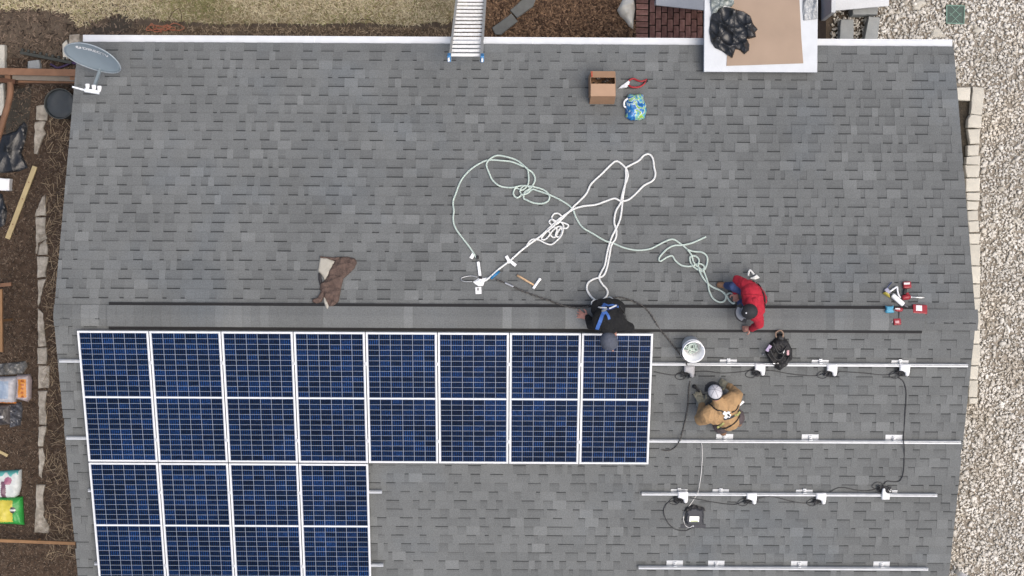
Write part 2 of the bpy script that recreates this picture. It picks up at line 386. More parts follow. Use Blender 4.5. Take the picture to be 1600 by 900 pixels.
# ---- wood chips, leaves and straw
BOX_V = np.array([(-.5, -.5, -.5), (.5, -.5, -.5), (.5, .5, -.5), (-.5, .5, -.5), (-.42, -.38, .5), (.42, -.45, .5), (.4, .42, .5), (-.45, .4, .5)])
BOX_F = [(4, 5, 6, 7), (0, 1, 5, 4), (1, 2, 6, 5), (2, 3, 7, 6), (3, 0, 4, 7)]
m_chip = tone_mat('wood_chip', ap(54, 46, 40), ap(150, 132, 116), nscale=60, namt=.2, bump=0)
m_bark = tone_mat('red_bark', ap(74, 56, 45), ap(178, 146, 118), nscale=60, namt=.2, bump=0)
m_leaf = tone_mat('dead_leaf', ap(104, 88, 72), ap(204, 184, 156), nscale=60, namt=.2, bump=0)
def chips(name, n, area, sl, sw, mm, label, cat, tmean=.4, tsd=.25, keep=None, h=.012, tilt=.35):
    xs = [p[0] for p in area]; ys = [p[1] for p in area]
    x = RNG.uniform(min(xs), max(xs), n); y = RNG.uniform(min(ys), max(ys), n); k = in_poly(x, y, area)
    if keep is not None: k &= keep(x, y)
    x, y = x[k], y[k]; n = len(x)
    sc = np.stack([RNG.uniform(*sl, n), RNG.uniform(*sw, n), RNG.uniform(.003, .009, n)], 1)
    P = np.stack([x, y, RNG.uniform(.006, .006+h, n)], 1)
    tri_cloud(name, P, BOX_V, BOX_F, sc, rand_rot(n, tilt), None, [mm], np.clip(RNG.normal(tmean, tsd, n), 0, 1), label, cat)
LB = [(-9.4, -5), (-6.2, -5), (-6.2, 3.6), (-9.4, 3.6)]
chips('wood_mulch', 26000, LB, (.015, .055), (.006, .017), m_chip, 'dark brown shredded wood mulch along the left side of the house', 'mulch', .36, .24)
chips('straw_litter', 2600, [(-7.95, -4.3), (-6.2, -4.3), (-6.2, 3.4), (-7.95, 3.4)], (.08, .22), (.004, .008), m_leaf, 'pale straw and dead stems lying between the edging and the house', 'straw', .55, .25, h=.03)
chips('dead_leaves', 9000, [g(752, 75), g(758, 0), (-.3, 5.9), (2.2, 5.9), g(985, 0), g(1000, 75)], (.03, .08), (.008, .03), m_bark, 'brown fallen leaves and bark covering the bed right of the ladder', 'leaves', .34, .26, h=.03, tilt=.6)
chips('soil_litter', 5200, [(-9.6, 3.5), (-6.4, 3.5), (-6.4, 5.3), (-9.6, 5.6)], (.02, .09), (.006, .022), m_chip, 'twigs and bits of bark on the bare soil by the fence rail', 'litter', .45, .3, h=.02)
chips('edge_litter', 5200, [(-6.4, 4.2), (-.6, 4.2), (-.6, 4.75), (-6.4, 4.75)], (.03, .11), (.005, .016), m_leaf, 'brown stalks and leaf litter along the foot of the rear wall', 'litter', .3, .25, h=.03, tilt=.5)
# ---- brick path: soldier course and running bond, each brick its own piece
m_brick = mat('brick', ap(146, 106, 98), .9, scale=9, col2=ap(200, 156, 144), bump=.5, bscale=90, obj_random=.28, spec=.15)
chips('gravel_leaves', 900, [(6.55, -5), (8.3, -5), (7.6, -1.4), (7.5, 4.5), (9, 5.4), (6.2, 5.4), (6.2, 4.6)], (.02, .06), (.01, .025), m_leaf, 'scattered dead leaves and bark among the gravel near the eave', 'leaves', .3, .2, h=.04, tilt=.5)
m_joint = mat('brick_joint', ap(52, 44, 40), .95, scale=40)
p0, p1 = at_z(988, 56), at_z(1330, 0)
path = sheet('brick_path', p0.x-.03, 3.6, 5.25, 6.6, .012, m_joint)
BL, BWd, BH = .2, .085, .05
def brick_mesh(k):
    r = random.Random(k); b = MB(); b.box((0, 0, 0), (BL, BWd, BH), None, 0, .006)
    b.v = [(x+r.uniform(-.002, .002), y+r.uniform(-.002, .002), z+r.uniform(-.002, .002)) for x, y, z in b.v]; return b.mesh('brick', m_brick)
bms = [brick_mesh(i) for i in range(4)]
def brick(x, y, rz):
    o = ob('brick', random.choice(bms), path, (x, y, .018+random.uniform(-.004, .004)), (random.uniform(-.02, .02), random.uniform(-.02, .02), rz+random.uniform(-.015, .015)))
sx0 = p0.x+.07+.11
for i in range(20): brick(sx0-.02, 4.12+i*.1, 0)
x = sx0+.155; c = 0
while x < 5.1:
    for i in range(10):
        yy = 4.05+(.108 if c % 2 else 0)+i*.216
        brick(x, yy, math.pi/2)
    x += .1005; c += 1

# ============================================================ HOUSE
m_shingle = tone_mat('asphalt_shingle', ap(67, 69.5, 70.5), ap(150, 153.5, 153.8), nscale=75, namt=.17, rough=.92, bump=.5, big=.085, tint=((.95, .985, 1.03), .8))
m_deck = mat('roof_felt', ap(52, 54, 56), .95)
m_white = mat('white_aluminium', (.5, .525, .55), .45, var=.05, scale=6)
m_siding = mat('siding', (.55, .54, .5), .7, var=.05)
m_vent = mat('vent_plastic', (.008, .008, .009), .8)
house = tag(ob('house', None, None, (0, 0, 0)), 'long single-storey house with grey asphalt shingle gable roof filling the picture', 'house')
wl = MB(); yw, xw = 3.62, WID/2-.28
ywS = ES-.42
zN, zS = ZR-T*yw-.1, ZR-T*ywS-.1
wl.add([(-xw, -ywS, 0), (xw, -ywS, 0), (xw, yw, 0), (-xw, yw, 0), (-xw, -ywS, zS), (xw, -ywS, zS), (xw, yw, zN), (-xw, yw, zN), (-xw, 0, ZR-.1), (xw, 0, ZR-.1)],
       [(0, 1, 5, 4), (2, 3, 7, 6), (1, 2, 6, 9, 5), (3, 0, 4, 8, 7)])
part(wl, 'wall', m_siding, house)
def slope_deck(sgn, E):
    b = MB(); ca, sa = math.cos(A), math.sin(A); t = .03
    vs = []
    for x in (XL, XR):
        for (y, dz) in ((0, 0), (E, 0), (E, -t), (0, -t)): vs.append((x, sgn*y, ZR-T*y+dz))
    b.add(vs, [(0, 1, 5, 4), (1, 2, 6, 5), (2, 3, 7, 6), (0, 3, 2, 1), (4, 5, 6, 7)]); return b
roofN = part(slope_deck(1, EN), 'roof', m_deck, house, label='rear roof slope of grey shingles falling towards the ladder')
roofS = part(slope_deck(-1, ES), 'roof', m_deck, house, label='front roof slope of grey shingles carrying the solar panels')
EXP = .1414
def strip_mesh(L, seed):
    """one laminated shingle: base sheet with printed shadow band, raised uneven tabs; x along, y up the slope, z out"""
    r = random.Random(seed); V = []; F = []; tone = []
    Y1 = EXP+.022
    def zt(y, up): return .0125-.0085*y/EXP+(.0045 if up else 0)
    def quad(x0, x1, y0, y1, up, t):
        k = len(V); V.extend([(x0, y0, zt(y0, up)), (x1, y0, zt(y0, up)), (x1, y1, zt(y1, up)), (x0, y1, zt(y1, up))]); F.append((k, k+1, k+2, k+3)); tone.append(t)
    def riser(xa, ya, xb, yb, za0, za1, zb0, zb1, t):
        k = len(V); V.extend([(xa, ya, za0), (xb, yb, zb0), (xb, yb, zb1), (xa, ya, za1)]); F.append((k, k+1, k+2, k+3)); tone.append(t)
    x = 0.0; up = r.random() < .5; base = r.gauss(.55, .02)
    while x < L-1e-6:
        wd = r.choice([.09, .13, .16, .2, .24]) if up else r.choice([.06, .1, .14, .19, .24])
        x1 = min(L, x+wd)
        if L-x1 < .04: x1 = L
        if up:
            t = base+r.gauss(.03, .03)+(r.uniform(.05, .12) if r.random() < .12 else 0)
            quad(x, x1, 0, Y1, True, t)
            riser(x, 0, x1, 0, 0, zt(0, 1), 0, zt(0, 1), .12)
            riser(x, Y1, x, 0, zt(Y1, 0), zt(Y1, 1), zt(0, 0), zt(0, 1), .3); riser(x1, 0, x1, Y1, zt(0, 0), zt(0, 1), zt(Y1, 0), zt(Y1, 1), .3)
        else:
            t = base-.02+r.gauss(-.01, .024); pr = r.random()
            quad(x, x1, 0, EXP-.055, False, t)
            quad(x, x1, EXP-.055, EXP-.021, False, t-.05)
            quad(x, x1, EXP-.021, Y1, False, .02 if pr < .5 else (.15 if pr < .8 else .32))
            riser(x, 0, x1, 0, 0, zt(0, 0), 0, zt(0, 0), .2)
        x = x1; up = not up
    return V, F, tone
def mk(V, F, tone, name='shingle'):
    me = bpy.data.meshes.new(name); me.from_pydata(V, [], F); me.materials.append(m_shingle)
    a = me.attributes.new('tone', 'FLOAT', 'FACE'); a.data.foreach_set('value', tone); me.update(); return me
SL = 1.0
raw = [strip_mesh(SL, 100+i) for i in range(26)]; shared = [None]*26
panel_cover = lambda x, s: (-6.15 < x < .9 and .4 < s < 2.1) or (-6.1 < x < -2.9 and s < 4.2 and s > .4)
cands = []
for sgn, E in ((1, EN), (-1, ES)):
    SLen = E/math.cos(A)+.012; k = 0; s = SLen
    while s > .10:
        # butt edge at slope distance s from ridge, runs up to s-EXP
        r = random.Random(1000*sgn+k); x = XL-.012-r.uniform(0, 1)*SL; 
        while x < XR+.012:
            a0, a1 = max(x, XL-.012), min(x+SL-.0025, XR+.012)
            if a1-a0 > .03: cands.append((sgn, s, a0, a1, (a1-a0) > SL-.01, r.randrange(26)))
            x += SL
        s -= EXP; k += 1
def vis_key(c):
    sgn, s, a0, a1, full, v = c; xm = (a0+a1)/2
    hid = sgn < 0 and panel_cover(xm, s)
    out = sgn < 0 and s > 4.0
    return (hid, out, not full, s if sgn > 0 else s*1.01)
cands.sort(key=vis_key)
loose = ([], [], [])
for i, (sgn, s, a0, a1, full, v) in enumerate(cands):
    ox = a0 if sgn < 0 else a1; rz = 0 if sgn < 0 else math.pi
    M = Matrix.Translation((ox, sgn*s*math.cos(A), ZR-s*math.sin(A))) @ (Euler((A, 0, 0)).to_matrix() if sgn < 0 else (Matrix.Rotation(-A, 3, 'X') @ Matrix.Rotation(math.pi, 3, 'Z'))).to_4x4()
    if full: data = raw[v]
    else: data = strip_mesh(a1-a0, 7000+i)
    if i < 300:
        if full:
            if shared[v] is None: shared[v] = mk(*data)
            me = shared[v]
        else: me = mk(*data)
        o = ob('shingle', me, roofN if sgn > 0 else roofS); o.matrix_world = M
    else:
        k = len(loose[0]); loose[0].extend([tuple(M @ Vector(p)) for p in data[0]]); loose[1].extend([tuple(j+k for j in f) for f in data[1]]); loose[2].extend(data[2])
o = ob('shingles', mk(*loose, name='shingles'), house); o['kind'] = 'stuff'
# ridge vent with its cap shingles
VX0, VX1 = at_r(170, 494).x, at_r(1441, 499).x
def gable_prism(b, x0, x1, half, z0, thick, mi=0):
    vs = []
    for x in (x0, x1):
        vs += [(x, -half, ZR-T*half+z0), (x, 0, ZR+z0), (x, half, ZR-T*half+z0), (x, half, ZR-T*half+z0-thick), (x, 0, ZR+z0-thick), (x, -half, ZR-T*half+z0-thick)]
    return b.add(vs, [(0, 6, 7, 1), (1, 7, 8, 2), (2, 8, 9, 3), (5, 11, 6, 0), (0, 1, 4, 5), (1, 2, 3, 4), (7, 6, 11, 10), (8, 7, 10, 9)], mi)
vent = part(gable_prism(MB(), VX0, VX1, .192, .040, .038), 'ridge_vent', m_vent, house)
def cap_mesh(wd, seed):
    r = random.Random(seed); b = MB(); half = .152; th = .006; lift = .006
    vs = []
    for x, dz in ((-.004, 0), (wd, lift)):
        vs += [(x, -half, -T*half+dz), (x, -half*.12, -T*half*.12-.003+dz), (x, half*.12, -T*half*.12-.003+dz), (x, half, -T*half+dz), (x, half, -T*half+dz-th), (x, -half, -T*half+dz-th)]
    b.add(vs, [(0, 6, 7, 1), (1, 7, 8, 2), (2, 8, 9, 3), (3, 9, 10, 4), (5, 11, 6, 0), (6, 11, 10, 9, 8, 7), (0, 1, 2, 3, 4, 5)])
    t = max(.3, r.gauss(.58, .07)+(.1 if r.random() < .15 else 0)-(.08 if r.random() < .12 else 0)); me = mk([tuple(v) for v in b.v], b.f, [t]*len(b.f), 'ridge_cap'); return me
caps = [cap_mesh(.1275, 50+i) for i in range(14)]
x = XL-.01; i = 0; runs = []; rr = random.Random(3)
while x < XR-.02:
    onv = VX0-.02 < x < VX1-.02
    if i % 3 == 0 or rr.random() < .35: cm = rr.choice(caps)
    ob('ridge_cap', cm, vent, (x, 0, ZR+(.052 if onv else .024))); x += .1275; i += 1
# gutter, fascia and drip edge
def gutter(sgn, E):
    b = MB(); y0 = sgn*(E-.012); z = ZR-T*E
    gx0, gx1 = XL+.05, XR+.0
    prof = [(0, -.03), (.128, -.045), (.132, -.06), (.11, -.1), (.10, -.15), (0, -.15)]
    vs = []
    for x in (gx0, gx1): vs += [(x, y0+sgn*p, z+q+.012) for p, q in prof]
    n = len(prof); b.add(vs, [(i, (i+1) % n, n+(i+1) % n, n+i) for i in range(n)]+[tuple(range(n)), tuple(range(2*n-1, n-1, -1))])
    b.box(((gx0+gx1)/2, y0+sgn*.126, z-.026), (gx1-gx0, .016, .012))
    return b
for sgn, E in ((1, EN), (-1, ES)):
    gt = part(gutter(sgn, E), 'gutter', m_white, house)
    fb = MB(); fb.box((0, sgn*(E-.035), ZR-T*E-.13), (WID-.02, .03, .2)); part(fb, 'fascia', m_white, house)
    sm = MB()
    for k in range(1, 4): sm.box((XL+.05+k*WID/4+.2*sgn, sgn*(E+.052), ZR-T*E-.0225), (.012, .125, .003), Matrix.Rotation(-sgn*.117, 3, 'X'))
    part(sm, 'gutter_seam', mat('seam_grey', (.6, .62, .65), .5), gt)
for sx in (-1, 1):
    for sgn, E in ((1, EN), (-1, ES)):
        rb = MB(); rb.bar((sx*(WID/2-.006), 0, ZR-.09), (sx*(WID/2-.006), sgn*E, ZR-.09-T*E), .022, .11); part(rb, 'rake_board', m_white, house)

# ============================================================ SOLAR ARRAY
m_alu = mat('anodised_aluminium', (.56, .575, .59), .4, var=.05, metal=.15, scale=8)
m_alu2 = mat('mill_aluminium', (.47, .49, .51), .4, var=.07, metal=.3, scale=14)
m_back = mat('backsheet', (.19, .22, .28), .4, var=.05, scale=6)
m_black = mat('black_rubber', (.012, .012, .013), .55, var=.2)
m_wire = mat('black_cable', (.02, .021, .024), .5, var=.2)
m_bolt = mat('steel', (.42, .43, .45), .35, metal=.8, var=.1)
m_wht = mat('white_plastic', (.66, .67, .68), .4, var=.03, scale=10)
def cell_material():
    m = bpy.data.materials.new('solar_cell'); m.use_nodes = True; n = m.node_tree; N = n.nodes; L = n.links
    b = N['Principled BSDF']; b.inputs['Roughness'].default_value = .12; b.inputs['Specular IOR Level'].default_value = .1
    oi = N.new('ShaderNodeObjectInfo'); tc = N.new('ShaderNodeTexCoord'); sp = N.new('ShaderNodeSeparateXYZ'); L.new(tc.outputs['Object'], sp.inputs[0])
    ramp = N.new('ShaderNodeValToRGB'); L.new(oi.outputs['Random'], ramp.inputs[0])
    e = ramp.color_ramp.elements; e[0].position = 0; e[0].color = (.0032, .0095, .029, 1); e[1].position = 1; e[1].color = (.007, .027, .095, 1)
    q = ramp.color_ramp.elements.new(.6); q.color = (.0045, .0155, .052, 1)
    # polycrystalline flakes
    vo = N.new('ShaderNodeTexVoronoi'); vo.inputs['Scale'].default_value = 70
    geo = N.new('ShaderNodeNewGeometry'); L.new(geo.outputs['Position'], vo.inputs['Vector'])
    mr = N.new('ShaderNodeMapRange'); mr.inputs[3].default_value = .55; mr.inputs[4].default_value = 1.5; sc2 = N.new('ShaderNodeSeparateColor'); L.new(vo.outputs['Color'], sc2.inputs[0]); L.new(sc2.outputs[0], mr.inputs[0])
    nb = N.new('ShaderNodeTexNoise'); nb.inputs['Scale'].default_value = .9; L.new(geo.outputs['Position'], nb.inputs['Vector'])
    rb_ = N.new('ShaderNodeMapRange'); rb_.inputs[1].default_value = .3; rb_.inputs[2].default_value = .7; rb_.inputs[3].default_value = .72; rb_.inputs[4].default_value = 1.3; L.new(nb.outputs['Fac'], rb_.inputs[0])
    mm = N.new('ShaderNodeMath'); mm.operation = 'MULTIPLY'; L.new(mr.outputs[0], mm.inputs[0]); L.new(rb_.outputs[0], mm.inputs[1])
    s = N.new('ShaderNodeVectorMath'); s.operation = 'SCALE'; L.new(ramp.outputs[0], s.inputs[0]); L.new(mm.outputs[0], s.inputs['Scale'])
    # busbars: five silver ribbons along the cell
    ma = N.new('ShaderNodeMath'); ma.operation = 'MULTIPLY_ADD'; ma.inputs[1].default_value = 5/.151; ma.inputs[2].default_value = .5+2.0; L.new(sp.outputs['X'], ma.inputs[0])
    fr = N.new('ShaderNodeMath'); fr.operation = 'FRACT'; L.new(ma.outputs[0], fr.inputs[0])
    su = N.new('ShaderNodeMath'); su.operation = 'SUBTRACT'; su.inputs[1].default_value = .5; L.new(fr.outputs[0], su.inputs[0])
    ab = N.new('ShaderNodeMath'); ab.operation = 'ABSOLUTE'; L.new(su.outputs[0], ab.inputs[0])
    lt = N.new('ShaderNodeMath'); lt.operation = 'LESS_THAN'; lt.inputs[1].default_value = .2; L.new(ab.outputs[0], lt.inputs[0])
    mx = N.new('ShaderNodeMix'); mx.data_type = 'RGBA'; L.new(lt.outputs[0], mx.inputs[0]); L.new(s.outputs[0], mx.inputs[6]); mx.inputs[7].default_value = (.0015, .003, .0075, 1)
    L.new(mx.outputs[2], b.inputs['Base Color']); return m
m_cell = cell_material()
PW, PH, PP = 1.0085, 2.005, 1.0216
S_FRAME = .033
cellme = MB().add([(-.0755, -.0366, 0), (.0755, -.0366, 0), (.0755, .0366, 0), (-.0755, .0366, 0), (-.0755, -.0366, -.002), (.0755, -.0366, -.002), (.0755, .0366, -.002), (-.0755, .0366, -.002)],
                  [(0, 1, 2, 3), (4, 5, 1, 0), (5, 6, 2, 1), (6, 7, 3, 2), (7, 4, 0, 3)]).mesh('solar_cell', m_cell)
fm = MB()
for sx in (-1, 1): fm.box((sx*(PW/2-.013), 0, -.02), (.026, PH, .04), None, 0, .002)
for sy in (-1, 1): fm.box((0, sy*(PH/2-.0125), -.0205), (PW-.052, .025, .039), None, 0, .002)
frame_me = fm.mesh('frame', m_alu)
back_me = MB().box((0, 0, -.0095), (PW-.05, PH-.048, .004)).mesh('backsheet', m_back)
mid_me = MB().box((0, 0, -.0062), (PW-.056, .015, .0024)).mesh('centre_strip', m_wht)
jb_me = MB().box((0, 0, -.028), (.12, .08, .02), None, 0, .004).mesh('junction_box', m_black)
def panel(cx, s_mid, label):
    # centre of the panel at slope distance s_mid below the ridge, top face .13 m above the shingles
    h = .13
    loc = Vector((cx, -s_mid*math.cos(A)-h*math.sin(A)*1.0, ZR-s_mid*math.sin(A)+h*math.cos(A)))
    r = tag(ob('solar_panel', None, None, loc, (A, 0, 0)), label, 'solar panel', 'solar panels on the front roof slope')
    ob('frame', frame_me, r); ob('backsheet', back_me, r); ob('centre_strip', mid_me, r); ob('junction_box', jb_me, r)
    px, py = (PW-.06)/6, (PH-.056-.03)/24
    for i in range(6):
        for j in range(24):
            y = (j-11.5)*py+(.015 if j > 11 else -.015)
            ob('solar_cell', cellme, r, (px*(i-2.5), y, -.005))
S0 = .225-.13*T*0
x0 = -6.207+PP/2
# the fit was made on the panel plane itself: shift the plane height along the normal
def S_of(y): return -y/math.cos(A)
top1 = S_of(-.2165)-.13*math.tan(A)
for i in range(8):
    w8 = ['leftmost solar panel of the upper row of eight', 'second solar panel from the left in the upper row', 'third solar panel from the left in the upper row', 'fourth solar panel from the left in the upper row', 'fifth solar panel from the left in the upper row, first without one below', 'sixth solar panel from the left in the upper row', 'seventh solar panel in the upper row, left of the one under the beanie', 'rightmost solar panel of the upper row, under the worker in black'][i]
    panel(x0+i*PP, top1+PH/2, w8)
for i in range(4):
    panel(x0+i*PP, top1+PH+.02+PH/2, ['leftmost solar panel of the lower row of four', 'second solar panel from the left in the lower row', 'third solar panel from the left in the lower row', 'rightmost solar panel of the lower row of four'][i])
# ---- rails
def rail(x0, x1, pxy, label, feet, clamps=(), wide=True):
    """pxy: a pixel on the rail's centre line; feet: x positions of the roof mounts"""
    p = at_s(*pxy, .085); fr = Frame(800, 500, 'S'); fr.p = at_s(*pxy, 0); fr.p = Vector((0, fr.p.y, fr.p.z)); 
    r = tag(ob('mounting_rail', None, None, fr.p, fr.r), label, 'rail', 'aluminium rails for the solar panels')
    b = MB(); L = x1-x0; xm = (x0+x1)/2
    b.box((xm, -.001, .052), (L, .034, .028), None, 0, .002)
    b.box((xm, -.0105, .079), (L, .021, .025), None, 0, .002); b.box((xm, .0165, .079), (L, .006, .025))
    part(b, 'rail_bar', m_alu2, r)
    for fx in feet:
        q = MB().box((0, .03, .018), (.245, .12, .004))
        q = q.box((0, .078, .0215), (.235, .006, .003)).box((0, .05, .0215), (.235, .006, .003)) if wide else MB().box((0, .008, .018), (.245, .085, .004)).box((-.07, .047, .024), (.1, .014, .01)).box((.07, .047, .024), (.1, .014, .01))
        q = part(q, 'flashing', m_alu2, r); q.location = (fx, 0, 0)
        f = MB().box((0, .04, .03), (.05, .065, .02), None, 0, .003).box((0, .022, .055), (.05, .009, .07), None, 0, .002)
        f.cyl((0, .045, .04), (0, .045, .062), .013, None, 6, 1)
        q = part(f, 'l_foot', [m_alu2, m_bolt], r); q.location = (fx, 0, 0)
    for cx in clamps:
        q = part(MB().box((0, 0, .135), (.03, .05, .008), None, 0, .002).box((0, 0, .11), (.008, .03, .05)).cyl((0, 0, .138), (0, 0, .146), .007, None, 6, 1), 'clamp', [m_alu2, m_bolt], r); q.location = (cx, 0, 0)
    return r
X = lambda px, py: at_s(px, py, .085).x
gapx = [x0-PP/2+PP*k-.0065 for k in range(1, 8)]
rail(-6.506, 6.481, (92, 561), 'aluminium rail nearest the ridge, sticking out both sides of the panels', [X(1139, 567), X(1283, 568), X(1408, 568), -6.0, -3.5, -.9], gapx, False)
rail(-6.507, 6.498, (103, 681), 'second long aluminium rail below the ridge, just below the person in tan', [X(1133, 690), X(1267, 690), X(1398, 691), -5.6, -3.1, -.5], gapx)
rail(-6.26, -1.94, (597, 765), 'short rail end poking out right of the lower panels, upper of two', [-5.4, -3.0], gapx[:3])
rail(-6.26, -1.945, (599, 879), 'short rail end poking out right of the lower panels, lower of two', [-5.4, -3.0], gapx[:3])
rail(1.882, 6.229, (1003, 768), 'bare aluminium rail just above the black junction box', [X(1062, 768), X(1127, 769), X(1258, 770), X(1391, 771)], (), False)
rail(1.873, 6.206, (998, 883), 'bare aluminium rail lowest on the roof at the bottom right', [X(1055, 884), X(1120, 884), X(1250, 885), X(1379, 886)])
# ---- power boxes on the rails with their leads
m_grey = mat('grey_plastic', (.33, .33, .34), .5, var=.1)
def optimiser(px, py, label, flip=False, grey=False, seed=0):
    fr = Frame(px, py, 'S'); r = thing('optimizer_box', label, 'power box', fr, 'power boxes clipped to the rails')
    rr = random.Random(seed); s = -1 if flip else 1
    P = [(-.078, .05), (.06, .055), (.075, .04), (.076, -.06), (.07, -.115), (.045, -.13), (.02, -.12), (.005, -.07), (-.03, -.05), (-.075, -.045)]
    P = [(x, y*s) for x, y in P]
    if s < 0: P = [(-x*.8, y) for x, y in P]
    b = MB(); lump(b, P, .032, .014, .02, None, 0, .093, .5)
    b.box((0, 0, .09), (.06, .03, .012)); part(b, 'housing', m_grey if grey else m_wht, r, True)
    # bundle of leads and plugs
    c = MB(); 
    for k in range(5):
        pts = [(-.01+rr.uniform(-.03, .03), -s*.03, .085)]
        for j in range(7): pts.append((rr.uniform(-.12, .1), -s*rr.uniform(.03, .15), rr.uniform(.025, .085)))
        c.tube(smooth_pts(pts, 5), .0048, 6)
    for k in range(3):
        a = rr.uniform(0, 6.3); p = Vector((rr.uniform(-.08, .07), -s*rr.uniform(.06, .13), rr.uniform(.04, .07))); d = Vector((math.cos(a), math.sin(a), .1))*.045
        c.tube([p-d, p-d*.5, p+d*.5, p+d], [.006, .011, .011, .006], 8)
    part(c, 'plug_leads', m_wire, r, True)
    l = MB(); cx, cy, ra = -.11, -s*.135, .075; pts = [(-.02, -s*.06, .06)]
    for k in range(14):
        a = -.3+k*.5; pts.append((cx+math.cos(a)*ra*(1+.1*math.sin(k)), cy+math.sin(a)*ra*.75, .024+.004*math.sin(k*1.3)))
    l.tube(smooth_pts(pts, 4), .0042, 6); part(l, 'lead_loop', m_wire, r, True)
optimiser(1076, 573, 'grey power box on the top rail right below the white bucket', grey=True, seed=1)
optimiser(1186, 570, 'white power box on the top rail left of the black tool bag', seed=2)
optimiser(1298, 571, 'white power box on the top rail, third from the panels', seed=3)
optimiser(1411, 571, 'white power box on the top rail nearest the gravel', seed=4)
optimiser(1066, 769, 'white power box on the rail just above the black junction box', seed=5)
optimiser(1173, 771, 'white power box on the third rail, second from the junction box', seed=6)
optimiser(1281, 771, 'white power box on the third rail, third from the junction box', seed=7)
optimiser(1381, 771, 'white power box turned uphill at the right end of the third rail', flip=True, seed=8)
def lay(name, pts, side, r, m, label, cat, h=None, sub=6, n=7, group=None, extra=None):
    fr = Frame(*pts[len(pts)//2][:2], side); P = []
    for q in pts: P.append(fr.l(q[0], q[1], (q[2] if len(q) > 2 else (h if h is not None else r+.016))))
    return solo(MB().tube(smooth_pts(P, sub), r, n), name, m, label, cat, fr, group, True)
CW = .0052
lay('power_cable', [(1022, 581), (1050, 586), (1066, 583), (1100, 580), (1130, 583), (1165, 580), (1180, 576, .06)], 'S', CW, m_wire, 'black cable below the top rail from the panels to the second white box', 'cable', group='black leads on the roof')
lay('power_cable', [(1188, 580, .05), (1205, 579), (1240, 585), (1275, 587), (1292, 580, .05)], 'S', CW, m_wire, 'black cable running under the black tool bag along the top rail', 'cable', group='black leads on the roof')
lay('power_cable', [(1302, 580, .05), (1320, 581), (1350, 583), (1385, 586), (1404, 580, .05)], 'S', CW, m_wire, 'black cable joining the two rightmost boxes on the top rail', 'cable', group='black leads on the roof')
lay('trunk_cable', [(1404, 590), (1412, 597), (1416, 615), (1414, 650), (1412, 680), (1412, 690, .115), (1413, 705), (1412, 735), (1407, 750), (1398, 753), (1386, 752), (1381, 757)], 'S', .0068, m_wire, 'long black cable running downhill across the second rail on the right', 'cable', group='black leads on the roof')
lay('power_cable', [(1078, 778, .05), (1100, 782), (1130, 787), (1150, 788), (1168, 780, .05)], 'S', CW, m_wire, 'black cable along the third rail above and right of the junction box', 'cable', group='black leads on the roof')
lay('power_cable', [(1180, 780, .05), (1205, 776), (1240, 784), (1262, 786), (1276, 780, .05)], 'S', CW, m_wire, 'black cable between the second and third boxes of the third rail', 'cable', group='black leads on the roof')
lay('power_cable', [(1288, 776, .05), (1305, 764), (1318, 762), (1340, 766), (1362, 766), (1376, 760)], 'S', CW, m_wire, 'black cable along the third rail ending at the turned box', 'cable', group='black leads on the roof')
lay('feed_cable', [(1060, 783), (1046, 784), (1038, 793), (1038, 805), (1046, 820), (1058, 828), (1072, 829), (1082, 824)], 'S', .006, m_wire, 'thick black cable looping left of the black junction box', 'cable', group='black leads on the roof')
lay('white_wire', [(1096, 692, .1), (1097, 700), (1097, 720), (1095, 745), (1092, 762), (1091, 768, .10), (1087, 776), (1078, 789), (1070, 800), (1068, 812), (1072, 822), (1078, 824, .04), (1081, 822, .05)], 'S', .0055, mat('pale_wire', (.5, .5, .49), .5), 'thin pale grey wire from the second rail down to the junction box', 'wire', sub=4)
# roof junction box
fr = Frame(1084, 808, 'S'); r = thing('junction_box', 'flat black roof junction box with white label, below the third rail', 'junction box', fr)
m_jb = mat('dark_grey_metal', (.03, .032, .038), .5, var=.12)
b = MB(); lump(b, pl(fr, [(1071, 795), (1083, 790), (1099, 794), (1099, 818), (1070, 818)]), .045, .018, .03, None, 0, .02, .4); part(b, 'cover', m_jb, r)
part(MB().box((fr.l(1083, 821).x, fr.l(1083, 821).y, .021), (.37, .06, .008), None, 0, .002), 'base_flange', m_jb, r)
b = MB(); lump(b, pl(fr, [(1068, 805), (1071, 792), (1083, 787), (1100, 792), (1102, 797), (1084, 793), (1072, 798)]), .03, .01, .03, None, 0, .03, .4); part(b, 'hood', m_black, r)
part(MB().box((fr.l(1084, 808).x, fr.l(1084, 808).y, .0668), (.142, .088, .002)), 'label_plate', mat('label_white', (.8, .82, .78), .5, var=.02), r)
part(MB().box((fr.l(1084, 811).x, fr.l(1084, 811).y, .0682), (.11, .022, .001)), 'label_stripe', mat('label_green', ap(214, 226, 176), .5), r)
part(MB().cyl(fr.l(1083, 822, .025), fr.l(1083, 822, .035), .012, None, 8), 'cable_gland', m_bolt, r)

# ============================================================ ROOF CLUTTER
# ---- ropes
m_rope = mat('white_rope', (.62, .63, .62), .8, scale=160, var=.14, bump=.6, bscale=160)
m_rope2 = mat('green_white_rope', ap(200, 226, 214), .8, scale=130, col2=ap(242, 252, 246), bump=.6, bscale=160)
def rope(name, pts, m, label, r=.0148, cat='rope', group=None):
    P = []
    fr = Frame(*pts[0][:2], 'R')
    seen = []
    sm = smooth_pts([(q[0], q[1], q[2] if len(q) > 2 else 0) for q in pts], 7)
    out = []; cross = []
    for i, q in enumerate(sm):
        h = q.z
        # where the rope passes over an earlier stretch it rides on top of it
        for j in range(0, max(0, i-12)):
            d = (sm[j].x-q.x)**2+(sm[j].y-q.y)**2
            if d < 7: h = max(h, .021*(1-d/9))
        out.append(fr.l(q.x, q.y, r+.018+h))
    return solo(MB().tube(out, r, 8), name, m, label, cat, fr, group, True)
